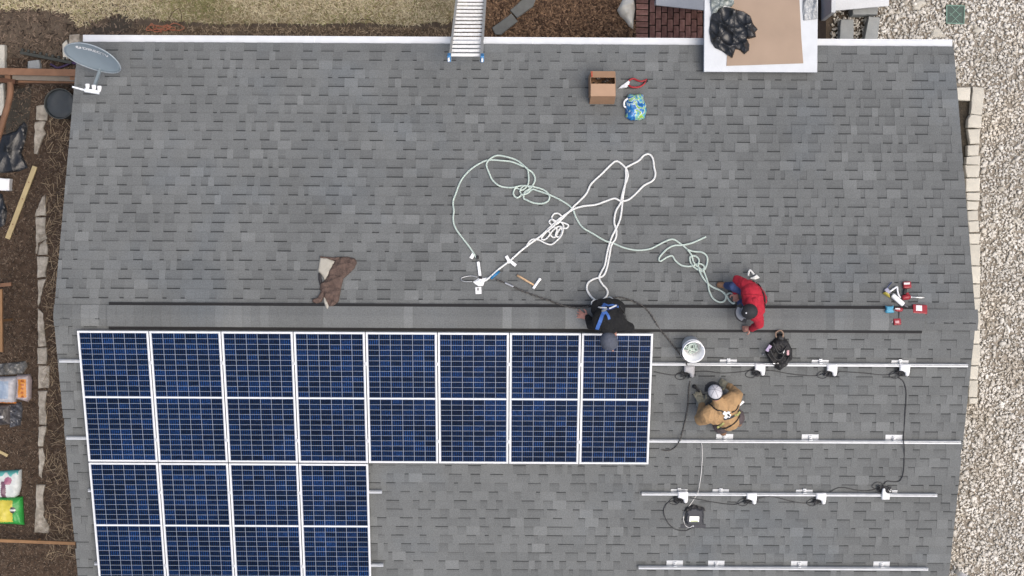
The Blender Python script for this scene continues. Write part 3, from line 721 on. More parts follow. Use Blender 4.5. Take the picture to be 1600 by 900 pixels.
rope('white_rope', [(758, 439), (768, 431), (780, 420), (797, 407), (815, 391), (832, 378), (848, 366), (870, 345), (890, 330), (897, 322), (915, 304), (924, 287), (940, 272), (956, 256), (964, 252), (972, 257), (979, 265), (981, 276), (976, 290), (972, 305), (969, 318), (963, 328), (960, 340), (960, 350), (963, 360), (962, 372), (955, 384), (952, 400), (949, 415), (946, 425), (941, 432), (928, 436), (919, 442), (917, 452), (923, 463), (930, 469, .1)], m_rope, 'main white rope from the roof anchor looping up and down to the worker in black')
rope('white_rope', [(932, 469, .1), (942, 468), (949, 460), (948, 452), (941, 444), (936, 434), (940, 424), (945, 414), (948, 398), (951, 385), (956, 370), (962, 358), (968, 345), (971, 330), (973, 310), (976, 292), (978, 275), (978, 263), (985, 258), (998, 251), (1006, 243), (1014, 241), (1020, 248), (1022, 262), (1024, 272), (1020, 282), (1006, 290), (994, 302), (982, 312), (970, 314), (960, 310), (945, 315), (930, 320), (912, 322), (898, 326), (888, 332), (878, 342), (868, 348)], m_rope, 'second stretch of white rope, with the tall narrow loop at its top')
rope('rope_tangle', [(868, 348), (862, 341), (866, 334), (873, 334), (878, 340), (873, 348), (864, 352), (858, 347), (862, 343), (870, 346), (880, 348), (888, 352), (884, 357), (874, 354), (866, 358), (860, 366), (866, 371), (872, 362), (876, 356), (878, 362), (874, 370), (868, 368), (870, 358), (862, 354), (857, 360), (859, 366), (852, 374), (846, 373), (852, 364), (862, 356), (868, 350), (874, 346), (880, 352), (878, 366), (872, 374), (862, 382), (852, 380), (842, 375), (832, 374), (826, 379), (821, 387)], m_rope, 'knotted tangle of white rope in the middle of the rear slope', .0125)
rope('green_rope', [(745, 404), (740, 396), (732, 384), (721, 370), (711, 355), (708, 342), (709, 330), (708, 315), (713, 300), (721, 281), (735, 265), (752, 254), (765, 250), (785, 251), (800, 253), (815, 259), (824, 264), (826, 280), (824, 290), (816, 297), (806, 294), (802, 303), (808, 309), (816, 304), (824, 300), (832, 290), (836, 280), (832, 270), (824, 264, .02), (810, 252), (795, 246), (776, 243), (764, 250), (760, 258), (764, 270), (770, 282), (782, 291), (800, 293), (816, 290), (834, 292), (850, 297), (858, 305), (857, 313), (848, 318), (834, 317), (822, 312), (818, 309), (820, 300), (828, 294), (820, 290), (813, 296), (815, 304), (824, 302), (832, 296), (840, 298), (860, 305), (880, 315), (894, 326), (900, 340), (910, 355), (928, 366), (945, 376), (958, 380), (975, 387), (995, 391), (1015, 389), (1030, 382), (1042, 376), (1052, 374), (1062, 380), (1072, 388), (1080, 398), (1084, 410), (1092, 418), (1100, 422), (1105, 410), (1104, 400), (1096, 394), (1084, 393), (1074, 390)], m_rope2, 'pale green rope winding from the anchor across the slope to the right', .0132)
rope('green_rope', [(1103, 370), (1092, 375), (1080, 380), (1066, 383), (1052, 384), (1040, 391), (1030, 403), (1032, 408), (1042, 402), (1050, 400), (1056, 408), (1066, 415), (1080, 416), (1092, 412), (1100, 416), (1098, 424), (1088, 420), (1080, 412), (1078, 402), (1086, 400), (1092, 406), (1091, 416), (1096, 430), (1104, 441), (1114, 449), (1126, 454), (1134, 462), (1132, 470), (1124, 472), (1114, 466), (1108, 454), (1106, 442), (1102, 430), (1098, 420)], m_rope2, 'coil of pale green rope lying left of the worker in red', .0132)
rope('green_rope', [(1134, 462), (1140, 458), (1146, 462), (1147, 474, .03), (1140, 470), (1134, 460), (1128, 455)], m_rope2, 'short end of pale green rope beneath the hands of the worker in red', .0132)
# ---- black lanyards
m_lan = mat('black_webbing', (.02, .019, .018), .8, scale=60, col2=(.10, .095, .09), bump=.6)
def chain(name, pts, label, r=.011, cat='lanyard'):
    fr = Frame(*pts[0][:2], 'R'); sm = smooth_pts([(q[0], q[1], q[2] if len(q) > 2 else 0) for q in pts], 14); b = MB()
    P = [fr.l(q.x, q.y, .03+q.z) for q in sm]; rs = [r*(1.0+.35*math.sin(i*1.3)) for i in range(len(P))]
    b.tube(P, rs, 7); return solo(b, name, m_lan, label, cat, fr, None, True)
chain('cable_lanyard', [(776, 437), (796, 445), (820, 456), (842, 464), (865, 472), (885, 479, .03), (905, 481, .05), (922, 478, .05)], 'braided black lanyard from the roof anchor to the worker in black')
chain('cable_lanyard', [(958, 465, .03), (972, 465), (990, 471), (1004, 478, .03), (1016, 490, .04), (1025, 505, .04), (1034, 518), (1044, 530), (1054, 543), (1062, 553), (1072, 566, .08), (1076, 585)], 'braided black lanyard crossing the ridge to the grey power box', .009)
chain('cable_lanyard', [(1078, 596), (1076, 610), (1075, 630), (1073, 645), (1070, 660), (1066, 676), (1062, 688, .09), (1055, 699), (1044, 704), (1034, 703)], 'thin black lanyard hanging down left of the worker in tan', .008)
# ---- roof anchor with hardware, tags and hammer
fr = Frame(748, 441, 'N'); r = thing('roof_anchor', 'white roof anchor bracket where the ropes meet above the ridge', 'anchor', fr)
b = MB(); lump(b, pl(fr, [(739, 441), (744, 438), (749, 434), (756, 435), (764, 434), (757, 441), (755, 447), (748, 448), (742, 444)]), .03, .02, .02, folds(4, 60, .6), 0, .018); part(b, 'anchor_plate', m_wht, r)
part(MB().box(fr.l(747.5, 454, .022), (.085, .1, .006), .06), 'warning_tag', m_wht, r)
part(MB().box(fr.l(747, 452, .0262), (.03, .04, .0015), .06), 'tag_print', mat('print_grey', (.2, .2, .2), .6), r)
b = MB(); b.tube(smooth_pts([fr.l(x, y, .03) for x, y in [(738, 440), (728, 440), (721, 438), (722, 434), (735, 431), (746, 433)]], 6), .006, 7); part(b, 'steel_sling', m_bolt, r, True)
fr = Frame(748, 418, 'N'); r = thing('rope_grab', 'white shock absorber pack at the end of the green rope', 'absorber', fr)
part(MB().bar(fr.l(747, 409, .035), fr.l(750, 431, .035), .042, .03, 0, bev=.008), 'sleeve', m_wht, r)
part(MB().box(fr.l(746, 402, .04), (.04, .05, .035), 0, 0, .01).box(fr.l(751, 434, .035), (.045, .03, .03), 0, 0, .008), 'buckle', m_black, r)
part(MB().box(fr.l(738, 400, .03), (.05, .085, .012), -.5, 0, .004), 'tag', m_wht, r)
fr = Frame(797, 409, 'N'); b = MB(); b.bar(fr.l(791, 400, .045), fr.l(797, 411, .045), .045, .008, 0).bar(fr.l(797, 408, .047), fr.l(806, 415, .047), .045, .008, 0)
solo(b, 'rope_tag', m_wht, 'white tag tied round the main white rope near the anchor', 'tag', fr)
fr = Frame(773, 430, 'N'); b = MB(); b.tube([fr.l(767, 435, .032), fr.l(773, 430, .034), fr.l(780, 424, .032)], .02, 10)
solo(b, 'rope_sleeve', mat('blue_tape', ap(40, 130, 190), .5), 'bright blue sleeve on the white rope beside the anchor', 'sleeve', fr, None, True)
fr = Frame(826, 440, 'N'); r = thing('hammer', 'hammer with pale wooden handle and steel head above the ridge', 'hammer', fr)
b = MB(); b.tube([fr.l(808, 430, .03), fr.l(815, 434, .032), fr.l(837, 447, .032)], [.019, .015, .012], 10); part(b, 'handle', mat('ash_wood', ap(226, 190, 150), .6, scale=14), r, True)
b = MB(); b.bar(fr.l(833, 451, .032), fr.l(843, 437, .032), .034, .036, 0, bev=.005).cyl(fr.l(842.3, 438, .032), fr.l(844, 435.5, .032), .023, None, 12); part(b, 'head', mat('polished_steel', (.7, .71, .72), .35, metal=.4), r)
fr = Frame(795, 445, 'N'); solo(MB().bar(fr.l(789, 442, .04), fr.l(802, 448, .04), .022, .02, 0, bev=.006), 'lanyard_clip', m_bolt, 'small steel clip on the black lanyard right of the anchor', 'clip', fr)
# ---- cardboard box, snips, patterned bag
m_card = mat('cardboard', ap(180, 144, 114), .85, scale=7, var=.07)
fr = Frame(940, 140, 'N'); r = thing('cardboard_box', 'open brown cardboard box with folded flaps near the rear gutter', 'box', fr)
x0b, x1b = fr.l(921, 150).x, fr.l(959, 150).x; yb0, yb1 = fr.l(940, 163).y, fr.l(940, 125).y; Hb = .30; t = .008
b = MB()
for (cx, cy, w_, d_) in (((x0b+x1b)/2, yb0, x1b-x0b, t), ((x0b+x1b)/2, yb1, x1b-x0b, t), (x0b, (yb0+yb1)/2, t, yb1-yb0-t), (x1b, (yb0+yb1)/2, t, yb1-yb0-t)):
    b.box((cx, cy, .016+Hb/2), (w_, d_, Hb))
b.box(((x0b+x1b)/2, (yb0+yb1)/2, .022), (x1b-x0b, yb1-yb0, t)); part(b, 'carton', m_card, r)
xm = (x0b+x1b)/2; zt_ = .016+Hb; wdt = x1b-x0b
part(MB().bar((xm, yb0, zt_), (xm, yb0+.185, zt_+.015), wdt-.004, .006), 'flap', mat('cardboard_pale', ap(196, 162, 134), .85, scale=7, var=.06), r)
part(MB().bar((xm, yb1, zt_), (xm, yb1-.11, zt_+.035), wdt-.006, .006), 'flap', m_card, r)
part(MB().bar((x0b, (yb0+yb1)/2, zt_), (x0b-.02, (yb0+yb1)/2, zt_-.13), yb1-yb0-.05, .006, 0, Vector((1, 0, 0))), 'flap', m_card, r)
part(MB().box((x0b+.018, yb1-.055, zt_+.0275), (.022, .10, .003), Matrix.Rotation(-.3, 3, 'X')), 'tape', mat('red_tape', ap(206, 100, 76), .5), r)
b = MB(); rr = random.Random(5)
for k in range(26): b.ball((xm+rr.uniform(-.13, .13), (yb0+yb1)/2+rr.uniform(-.12, .14), zt_-.1+rr.uniform(-.02, .02)), rr.uniform(.012, .026), 0, 6)
part(b, 'contents', mat('dark_hardware', (.03, .022, .018), .5, var=.5, scale=40), r)['kind'] = 'stuff'
fr = Frame(990, 131, 'N'); r = thing('tin_snips', 'red handled tin snips lying right of the cardboard box', 'snips', fr)
m_red = mat('red_plastic', ap(176, 34, 44), .4, var=.12, scale=30)
b = MB(); b.prism(pl(fr, [(966, 140), (971, 135), (978, 131), (983, 133), (979, 138), (972, 139)]), .025, .04); b.prism(pl(fr, [(967, 140), (975, 133), (982, 128), (984, 131), (977, 138)]), .042, .05)
part(b, 'blade', mat('polished_steel', (.7, .71, .72), .35, metal=.4), r)
for k, P in enumerate(([(980, 131), (984, 125), (990, 123), (997, 126), (1004, 127), (1011, 124)], [(982, 133), (987, 136), (994, 136.5), (1001, 135), (1006, 131), (1010, 127)])):
    b = MB(); b.tube(smooth_pts([fr.l(x, y, .035+.01*k) for x, y in P], 5), [.014]*26, 8); part(b, 'handle', m_red, r, True)
b = MB(); b.tube([fr.l(1003, 133, .045), fr.l(1007, 130, .045), fr.l(1012, 126, .045)], [.013, .014, .012], 8); b.tube([fr.l(1005, 127.5, .034), fr.l(1012, 124, .034)], .0125, 8); part(b, 'grip_end', m_black, r, True)
part(MB().cyl(fr.l(981, 131.5, .03), fr.l(981, 131.5, .06), .011, None, 10), 'pivot_bolt', m_bolt, r)
fr = Frame(992, 170, 'N')
def patchwork(name, cols, scale, rough=.4):
    m = bpy.data.materials.new(name); m.use_nodes = True; N = m.node_tree.nodes; L = m.node_tree.links; b = N['Principled BSDF']; b.inputs['Roughness'].default_value = rough
    tc = N.new('ShaderNodeTexCoord'); nz = N.new('ShaderNodeTexNoise'); nz.inputs['Scale'].default_value = scale; nz.inputs['Detail'].default_value = 2; nz.inputs['Distortion'].default_value = 1.2
    L.new(tc.outputs['Object'], nz.inputs['Vector']); rp = N.new('ShaderNodeValToRGB'); L.new(nz.outputs['Fac'], rp.inputs[0]); rp.color_ramp.interpolation = 'CONSTANT'
    e = rp.color_ramp.elements; e[0].position = 0; e[0].color = (*cols[0][1], 1); e[1].position = cols[1][0]; e[1].color = (*cols[1][1], 1)
    for p, c_ in cols[2:]: q = e.new(p); q.color = (*c_, 1)
    L.new(rp.outputs[0], b.inputs['Base Color']); return m
m_earth = patchwork('printed_plastic', [(0, ap(36, 104, 176)), (.40, ap(44, 140, 214)), (.47, ap(214, 232, 236)), (.53, ap(160, 206, 74)), (.59, ap(120, 200, 220)), (.66, ap(70, 146, 206))], 9)
r = thing('printed_bag', 'small plastic bag with blue, green and white print below the snips', 'bag', fr)
b = MB(); lump(b, pl(fr, [(980, 150), (984, 148), (990, 150), (1000, 148), (1005, 150), (1005, 157), (1009, 165), (1010, 175), (1007, 186), (1000, 189), (984, 189), (977, 184), (977, 172), (976, 163), (979, 157)]), .13, .12, .022, folds(9, 22, .25), 0, .016, .6); part(b, 'sack', m_earth, r, True)
part(MB().tube(smooth_pts([fr.l(x, y, .07) for x, y in [(981, 154), (976, 158), (975, 165), (978, 168)]], 5), .014, 8), 'strap', m_wht, r, True)
# ---- brown work jacket
m_jack = mat('brown_cotton', ap(106, 88, 80), .9, scale=14, var=.16, bump=.7, bscale=60)
m_line = mat('pale_lining', ap(196, 192, 180), .9, var=.06)
fr = Frame(520, 440, 'N'); r = thing('work_jacket', 'crumpled brown work jacket with pale lining lying above the ridge', 'jacket', fr)
b = MB(); lump(b, pl(fr, [(524, 407), (532, 402), (545, 402), (555, 405), (558, 411), (554, 420), (546, 428), (537, 436), (533, 452), (530, 470), (524, 478), (516, 482), (509, 474), (505, 462), (500, 452), (501, 445), (510, 436), (515, 424), (520, 414)]), .075, .06, .017, folds(21, 26, .65), 0, .016, .55); part(b, 'body', m_jack, r, True)
b = MB(); lump(b, pl(fr, [(500, 403), (512, 404), (524, 409), (519, 420), (513, 432), (508, 438), (503, 430), (497, 424), (499, 410)]), .03, .03, .02, folds(22, 14, .2), 0, .017, .5); part(b, 'lining', m_line, r, True)
b = MB(); lump(b, pl(fr, [(500, 401), (508, 402), (522, 403), (533, 402), (531, 407), (522, 408), (510, 405), (501, 404)]), .05, .02, .017, folds(23, 30, .4), 0, .02); part(b, 'collar', m_jack, r, True)
b = MB(); lump(b, pl(fr, [(504, 450), (500, 460), (496, 466), (489, 468), (488, 472), (495, 476), (503, 472), (508, 462), (508, 452)]), .06, .03, .016, folds(24, 30, .45), 0, .018); part(b, 'sleeve', m_jack, r, True)
b = MB(); lump(b, pl(fr, [(498, 427), (502, 429), (504, 442), (500, 446), (498, 438)]), .045, .02, .015, None, 0, .017); part(b, 'hem', mat('dark_cloth', (.03, .028, .03), .9), r, True)
b = MB(); lump(b, pl(fr, [(506, 464), (510, 468), (515, 480), (513, 485), (509, 482), (506, 472)]), .07, .02, .014, folds(25, 30, .3), 0, .018); part(b, 'cuff', m_line, r, True)

# ---- bucket
fr = Frame(1079, 537, 'S'); r = thing('bucket', 'white plastic bucket with coiled rope inside, standing below the ridge', 'bucket', fr)
b = MB(); b.lathe([(0.001, .012), (.12, .012), (.125, .016), (.147, .33), (.158, .332), (.16, .35), (.158, .366), (.148, .368), (.142, .34), (.118, .03), (.001, .03)], 36); b.lathe([(.14, .25), (.152, .252), (.153, .262), (.141, .264)], 36); part(b, 'pail', mat('bucket_white', (.8, .81, .82), .45, var=.03), r, True)
b = MB(); rr = random.Random(4)
for k in range(5):
    pts = [(math.cos(a*.7+k)*(.045+.012*(k % 3))+rr.uniform(-.03, .03), math.sin(a*.7+k)*(.045+.012*(k % 2))+rr.uniform(-.03, .03), .12+.018*k+rr.uniform(-.01, .01)) for a in range(11)]
    b.tube(smooth_pts(pts, 4), .011, 7)
part(b, 'coiled_rope', m_rope2, r, True)
b = MB(); lump(b, [(-.11, -.04), (-.04, -.06), (-.03, .05), (-.08, .09), (-.11, .04)], .05, .04, .02, folds(2, 30, .3), 0, .1); part(b, 'green_rag', mat('green_cloth', ap(70, 130, 110), .8), r, True)
b = MB(); b.tube(smooth_pts([(-.158, .03, .3), (-.172, -.03, .28), (-.16, -.1, .25), (-.11, -.158, .22), (-.03, -.178, .2), (.05, -.172, .215), (.12, -.13, .25), (.16, -.05, .3)], 5), .0035, 6); part(b, 'handle', m_bolt, r, True)
# ---- black tool bag
fr = Frame(1218, 548, 'S'); r = thing('tool_bag', 'open black tool bag straddling the top rail below the ridge', 'tool bag', fr)
m_bag = mat('black_nylon', (.016, .016, .017), .6, scale=20, var=.35, bump=.6, bscale=50)
b = MB(); lump(b, pl(fr, [(1205, 533), (1212, 527), (1222, 526), (1230, 531), (1237, 545), (1236, 558), (1226, 570), (1215, 576), (1207, 571), (1199, 558), (1195, 550), (1199, 540)]), .19, .07, .02, folds(31, 24, .45), 0, .016, .5); part(b, 'shell', m_bag, r, True)
for P in ([(1203, 545), (1208, 556), (1214, 562), (1221, 560), (1228, 548)], [(1208, 535), (1214, 548), (1220, 552), (1230, 541)], [(1199, 552), (1210, 566), (1222, 570), (1233, 558)]):
    part(MB().tube(smooth_pts([fr.l(x, y, .2+.02*math.sin(x)) for x, y in P], 5), .012, 7), 'strap', m_black, r, True)
b = MB(); b.tube(smooth_pts([fr.l(x, y, .1) for x, y in [(1213, 527), (1212, 521), (1216, 517), (1221, 517), (1224, 522), (1223, 527)]], 5), .012, 8); part(b, 'grab_loop', mat('tan_leather', ap(150, 126, 108), .7), r, True)
b = MB(); lump(b, pl(fr, [(1211, 527), (1214, 520), (1222, 520), (1226, 527), (1219, 532)]), .1, .04, .02, None, 0, .02); part(b, 'pouch', m_bag, r, True)
part(MB().box(fr.l(1201, 544, .19), (.05, .1, .02), -.5, 0, .006), 'knife', mat('lilac_plastic', ap(190, 176, 210), .5), r)
part(MB().box(fr.l(1231, 551, .2), (.035, .075, .02), .05, 0, .008), 'marker', mat('pink_plastic', ap(226, 178, 184), .5), r)
part(MB().box(fr.l(1224.5, 550, .205), (.018, .05, .015), -.2, 0, .004), 'bit_holder', m_wht, r)
part(MB().box(fr.l(1213, 568, .19), (.1, .012, .012), .02, 0, .003), 'steel_rule', mat('polished_steel', (.7, .71, .72), .35, metal=.4), r)
part(MB().ball(fr.l(1192.5, 554, .05), .016, 0, 8), 'zip_pull', m_bolt, r, True)
# ---- tools at the right end of the ridge
m_red2 = mat('tool_red', ap(168, 44, 56), .4, var=.1, scale=40)
fr = Frame(1414, 456, 'N'); r = thing('impact_driver', 'red and black cordless driver with long bit, uppermost of the two', 'drill', fr, 'cordless drivers by the gravel side')
part(MB().box(fr.l(1417, 445.5, .05), (.115, .095, .06), .05, 0, .014), 'battery', m_red2, r); part(MB().box(fr.l(1417, 443, .0815), (.085, .028, .006), .05, 0, .002), 'battery_label', mat('silver_label', (.6, .58, .58), .5), r)
part(MB().bar(fr.l(1415, 451, .045), fr.l(1413.5, 460, .045), .045, .04, 0, bev=.012), 'grip', m_black, r)
b = MB(); b.tube([fr.l(1409.5, 465, .05), fr.l(1411, 464.8, .05), fr.l(1419, 464, .05), fr.l(1422, 463.6, .05)], [.028, .038, .04, .03], 14); b.box(fr.l(1418, 460, .05), (.045, .05, .04), .4, 0, .01); part(b, 'motor_body', m_red2, r, True)
part(MB().tube([fr.l(1422, 464, .05), fr.l(1426, 464.3, .05)], [.022, .016], 12), 'chuck', m_bolt, r, True)
part(MB().tube([fr.l(1426, 464.3, .05), fr.l(1434, 464.7, .045), fr.l(1439, 465, .04), fr.l(1444, 465, .03)], [.012, .008, .014, .006], 10), 'bit', mat('bright_steel', (.62, .62, .6), .3, metal=.4), r, True)
fr = Frame(1402, 493, 'R'); fr = Frame(1402, 493, 'N', h=.062); r = thing('impact_driver', 'small red and black cordless driver lying on the ridge caps', 'drill', fr, 'cordless drivers by the gravel side')
b = MB(); b.tube([fr.l(1397.5, 484.5, .035), fr.l(1400, 484.3, .035), fr.l(1408, 484, .035), fr.l(1410, 484.2, .035)], [.024, .034, .034, .026], 14); part(b, 'motor_body', m_red2, r, True)
part(MB().box(fr.l(1402.5, 482.5, .068), (.07, .02, .006), 0, 0, .002), 'brand_plate', mat('silver_label', (.6, .58, .58), .5), r)
part(MB().tube([fr.l(1410, 484.5, .035), fr.l(1412.5, 485.5, .035)], [.015, .009], 10), 'chuck', m_bolt, r, True)
part(MB().bar(fr.l(1404, 487, .035), fr.l(1402.5, 498, .035), .038, .036, 0, bev=.011), 'grip', m_black, r)
part(MB().box(fr.l(1401.5, 503, .032), (.105, .09, .055), .05, 0, .013), 'battery', m_red2, r); part(MB().box(fr.l(1402, 503, .061), (.055, .035, .005), .05, 0, .002), 'battery_label', mat('pink_label', ap(240, 190, 192), .5), r)
part(MB().ball(fr.l(1394, 503, .03), .016, 0, 8), 'belt_clip', m_bolt, r, True)
fr = Frame(1436, 488, 'N', h=.058); r = thing('bit_case', 'red open bit case with white packs beside the ridge end', 'tool case', fr)
part(MB().box(fr.l(1437, 483.5, .03), (.205, .13, .055), -.06, 0, .012).box(fr.l(1434.5, 494, .02), (.19, .11, .036), -.06, 0, .012), 'case', m_red2, r)
part(MB().box(fr.l(1436, 481.5, .06), (.085, .08, .008), -.06, 0, .002), 'pack', mat('pack_white', (.62, .6, .62), .5, scale=60, var=.3), r)
part(MB().box(fr.l(1437, 494.5, .042), (.035, .08, .01), -.2, 0, .003).box(fr.l(1440.5, 495, .042), (.028, .075, .01), -.2, 0, .003), 'bit_set', mat('pack_white', (.62, .6, .62), .5), r)
part(MB().box(fr.l(1428.5, 492.5, .045), (.03, .06, .012), 0, 0, .005), 'latch', mat('pink_label', ap(240, 190, 192), .5), r)
fr = Frame(1387, 485, 'N', h=.062); r = thing('tape_measure', 'light blue tape measure left of the small driver', 'tape measure', fr)
b = MB(); lump(b, pl(fr, [(1381, 479), (1384, 480.5), (1390, 480.5), (1394, 479), (1394, 483), (1393, 486), (1395, 490), (1389, 491), (1383, 491), (1380.5, 489), (1382, 485)]), .045, .012, .014, None, 0, .003); part(b, 'casing', mat('sky_blue_plastic', ap(96, 182, 218), .4), r, True)
part(MB().lathe([(.02, .05), (.026, .054), (.03, .05)], 20, fr.l(1387, 484.5)), 'dial', mat('mid_blue_plastic', ap(40, 120, 170), .4), r, True)
part(MB().box(fr.l(1394, 485, .028), (.03, .08, .035), 0, 0, .008).box(fr.l(1381.5, 482, .028), (.02, .05, .03), 0, 0, .006), 'bumper', m_black, r)
part(MB().box(fr.l(1379, 486, .025), (.018, .05, .02), .25, 0, .004), 'hook', m_wht, r)
fr = Frame(1400, 466, 'N'); r = thing('caulking_gun', 'silver caulking gun with yellow cap next to the upper driver', 'caulking gun', fr)
part(MB().tube([fr.l(1394, 461, .05), fr.l(1396, 462.5, .05), fr.l(1411, 475.5, .05), fr.l(1412, 476.2, .05)], [.03, .036, .036, .02], 14), 'tube', mat('tube_silver', (.7, .71, .72), .4, var=.05), r, True)
part(MB().bar(fr.l(1392, 464, .03), fr.l(1409, 478, .03), .03, .03, 0, bev=.006), 'cradle', mat('dark_steel', (.1, .1, .11), .4), r)
b = MB(); b.tube(smooth_pts([fr.l(x, y, .045) for x, y in [(1389, 457), (1394, 453), (1400, 449), (1402, 449), (1402.5, 455), (1404, 461), (1407, 465)]], 4), .0125, 8); part(b, 'trigger_frame', m_wht, r, True)
part(MB().box(fr.l(1386.5, 455, .045), (.06, .085, .05), .6, 0, .014), 'collar', mat('lilac_grey', ap(190, 190, 214), .5), r)
b = MB(); lump(b, pl(fr, [(1378, 459), (1382, 456), (1389, 461), (1390, 466), (1384, 463)]), .06, .02, .014, None, 0, .018); part(b, 'nozzle_cap', mat('yellow_plastic', ap(200, 186, 84), .5), r, True)
part(MB().tube([fr.l(1385, 453, .05), fr.l(1388, 447, .05), fr.l(1393, 441, .05)], .008, 8), 'plunger_rod', mat('blue_steel', ap(60, 76, 120), .4), r, True)
part(MB().tube([fr.l(1412, 476.3, .05), fr.l(1419, 480, .04)], [.018, .006], 8), 'nozzle', mat('dark_steel', (.1, .1, .11), .4), r, True)

# ============================================================ SATELLITE DISH
fr = Frame(150, 96, 'N'); r = thing('satellite_dish', 'grey oval satellite dish with white lettering at the roof corner', 'satellite dish', fr)
zc = fr.p.z+.62
az = math.radians(-16); u = Vector((math.cos(az), math.sin(az), 0)); nh = Vector((math.sin(az), -math.cos(az), 0)); el = math.radians(31)
nrm = nh*math.cos(el)+Vector((0, 0, math.sin(el))); vv = nrm.cross(u)
if vv.z < 0: vv = -vv
cD = at_z(145.5, 90, zc)
DA, DB, DK = .425, .29, .34
def dish(a, b_, off=0): return fr.w(cD+u*a+vv*b_+nrm*(DK*(a*a+b_*b_)-.03+off))
m_dish = mat('dish_grey', ap(152, 168, 178), .55, scale=5, var=.05); m_dishp = mat('dish_arm', ap(150, 164, 172), .5, var=.05)
b = MB(); rings, seg = 10, 44; vs = []
for off in (0, -.012):
    for i in range(rings+1):
        for j in range(seg): q = 2*math.pi*j/seg; vs.append(dish(DA*i/rings*math.cos(q), DB*i/rings*math.sin(q), off))
fs = []; K = (rings+1)*seg
for o_ in (0, K):
    for i in range(rings):
        for j in range(seg): f = (o_+i*seg+j, o_+(i+1)*seg+j, o_+(i+1)*seg+(j+1) % seg, o_+i*seg+(j+1) % seg); fs.append(f if o_ == 0 else f[::-1])
for j in range(seg): fs.append((rings*seg+j, K+rings*seg+j, K+rings*seg+(j+1) % seg, rings*seg+(j+1) % seg))
b.add(vs, fs); refl = part(b, 'reflector', m_dish, r, True)
b = MB(); b.tube([dish(DA*math.cos(2*math.pi*j/seg), DB*math.sin(2*math.pi*j/seg)) for j in range(seg)], .008, 8, 0, False, True); part(b, 'rim', mat('dish_rim', ap(176, 188, 196), .45), refl, True)
fc = bpy.data.curves.new('lettering', 'FONT'); fc.body = 'DIRECTV'; fc.size = .092; fc.align_x = 'LEFT'; fc.resolution_u = 2; fc.offset = .0022
tmp = bpy.data.objects.new('lettering', fc); C.objects.link(tmp)
dg = bpy.context.evaluated_depsgraph_get(); tme = bpy.data.meshes.new_from_object(tmp.evaluated_get(dg)); bpy.data.objects.remove(tmp)
wt = max(v.co.x for v in tme.vertices)
for v in tme.vertices:
    a = -.15+v.co.x*(.4/wt); bb = .115+v.co.y*.9-.1*max(0, a)**2*2; v.co = dish(a, bb, .004)
tme.materials.clear(); tme.materials.append(m_wht); ob('lettering', tme, refl)
b = MB(); vs = [dish(-.205+.042*math.cos(q)*rr_, .14+.034*math.sin(q)*rr_, .004) for rr_ in (1, .35) for q in [2*math.pi*j/20 for j in range(20)]]
b.add(vs, [(j, (j+1) % 20, 20+(j+1) % 20, 20+j) for j in range(20) if j not in (3, 4)]); part(b, 'emblem', m_wht, refl)
foot = Vector(fr.l(150, 96, .016)); back = dish(0, -.05, -.02)
b = MB(); b.tube([foot+Vector((0, 0, .0)), foot+Vector((0, .0, .3)), Vector(back)+Vector((0, .05, -.06)), back], .02, 10); part(b, 'mast', m_dishp, r, True)
part(MB().box(foot+Vector((0, 0, .004)), (.14, .2, .008)), 'mount_plate', m_bolt, r)
lnb = fr.w(at_z(145, 141, zc-.02)); bot = dish(.07, -DB+.02, -.02)
b = MB(); b.bar(bot, lnb+Vector((.0, .04, -.03)), .038, .05, 0, bev=.004); arm = part(b, 'feed_arm', m_dishp, r)
ue = Vector((math.cos(math.radians(-9)), math.sin(math.radians(-9)), 0)); ue = fr.inv @ ue
b = MB(); b.bar(lnb-ue*.12+Vector((0, -.02, 0)), lnb+ue*.1+Vector((0, -.02, 0)), .05, .05, 0, bev=.012); b.bar(lnb-ue*.3, lnb-ue*.12+Vector((0, -.02, 0)), .022, .02, 0); part(b, 'feed_housing', mat('dish_white', (.68, .71, .74), .45, var=.03), r)
for k, s_ in enumerate((-.075, .02, .1)):
    p = lnb+ue*s_+Vector((0, .035, .02)); part(MB().tube([p+Vector((0, -.05, 0)), p, p+Vector((0, .03, .015)), p+Vector((0, .038, .018))], [.02, .03, .034, .022], 14), 'feed_horn', m_wht, r, True)

# ============================================================ LADDER
top = at_z(727.5, 92, 3.62); base = Vector((-.70, 5.87, .0)); fr = Frame(800, 450, 'G'); fr.p = base.copy()
r = thing('ladder', 'aluminium ladder with blue top caps leaning on the rear gutter', 'ladder', fr)
dirn = (top-base); LL = dirn.length; dirn.normalize(); side = Vector((1, 0, 0)); side = (side-dirn*side.dot(dirn)).normalized(); nrmL = dirn.cross(side)
if nrmL.z < 0: nrmL = -nrmL
def lp(a, s_, n_=0): return dirn*a+side*s_+nrmL*n_
for s_ in (-1, 1):
    b = MB(); b.bar(lp(0, s_*.235), lp(LL, s_*.235), .012, .085, 0, nrmL); b.bar(lp(0, s_*.222, .04), lp(LL, s_*.222, .04), .03, .008, 0, nrmL).bar(lp(0, s_*.222, -.04), lp(LL, s_*.222, -.04), .03, .008, 0, nrmL); part(b, 'side_rail', m_bolt if False else mat('ladder_rail', (.4, .42, .43), .4, metal=.3), r)
    b = MB(); b.bar(lp(LL-.1, s_*.238), lp(LL+.01, s_*.238), .05, .1, 0, nrmL, .012); part(b, 'rail_cap', mat('blue_plastic', ap(70, 150, 214), .4), r)
    b = MB(); b.bar(lp(LL+.0, s_*.24, .0), lp(LL+.05, s_*.24, .0), .028, .05, 0, nrmL, .006); part(b, 'rail_tip', m_wht, r)
k = 0; a = .28
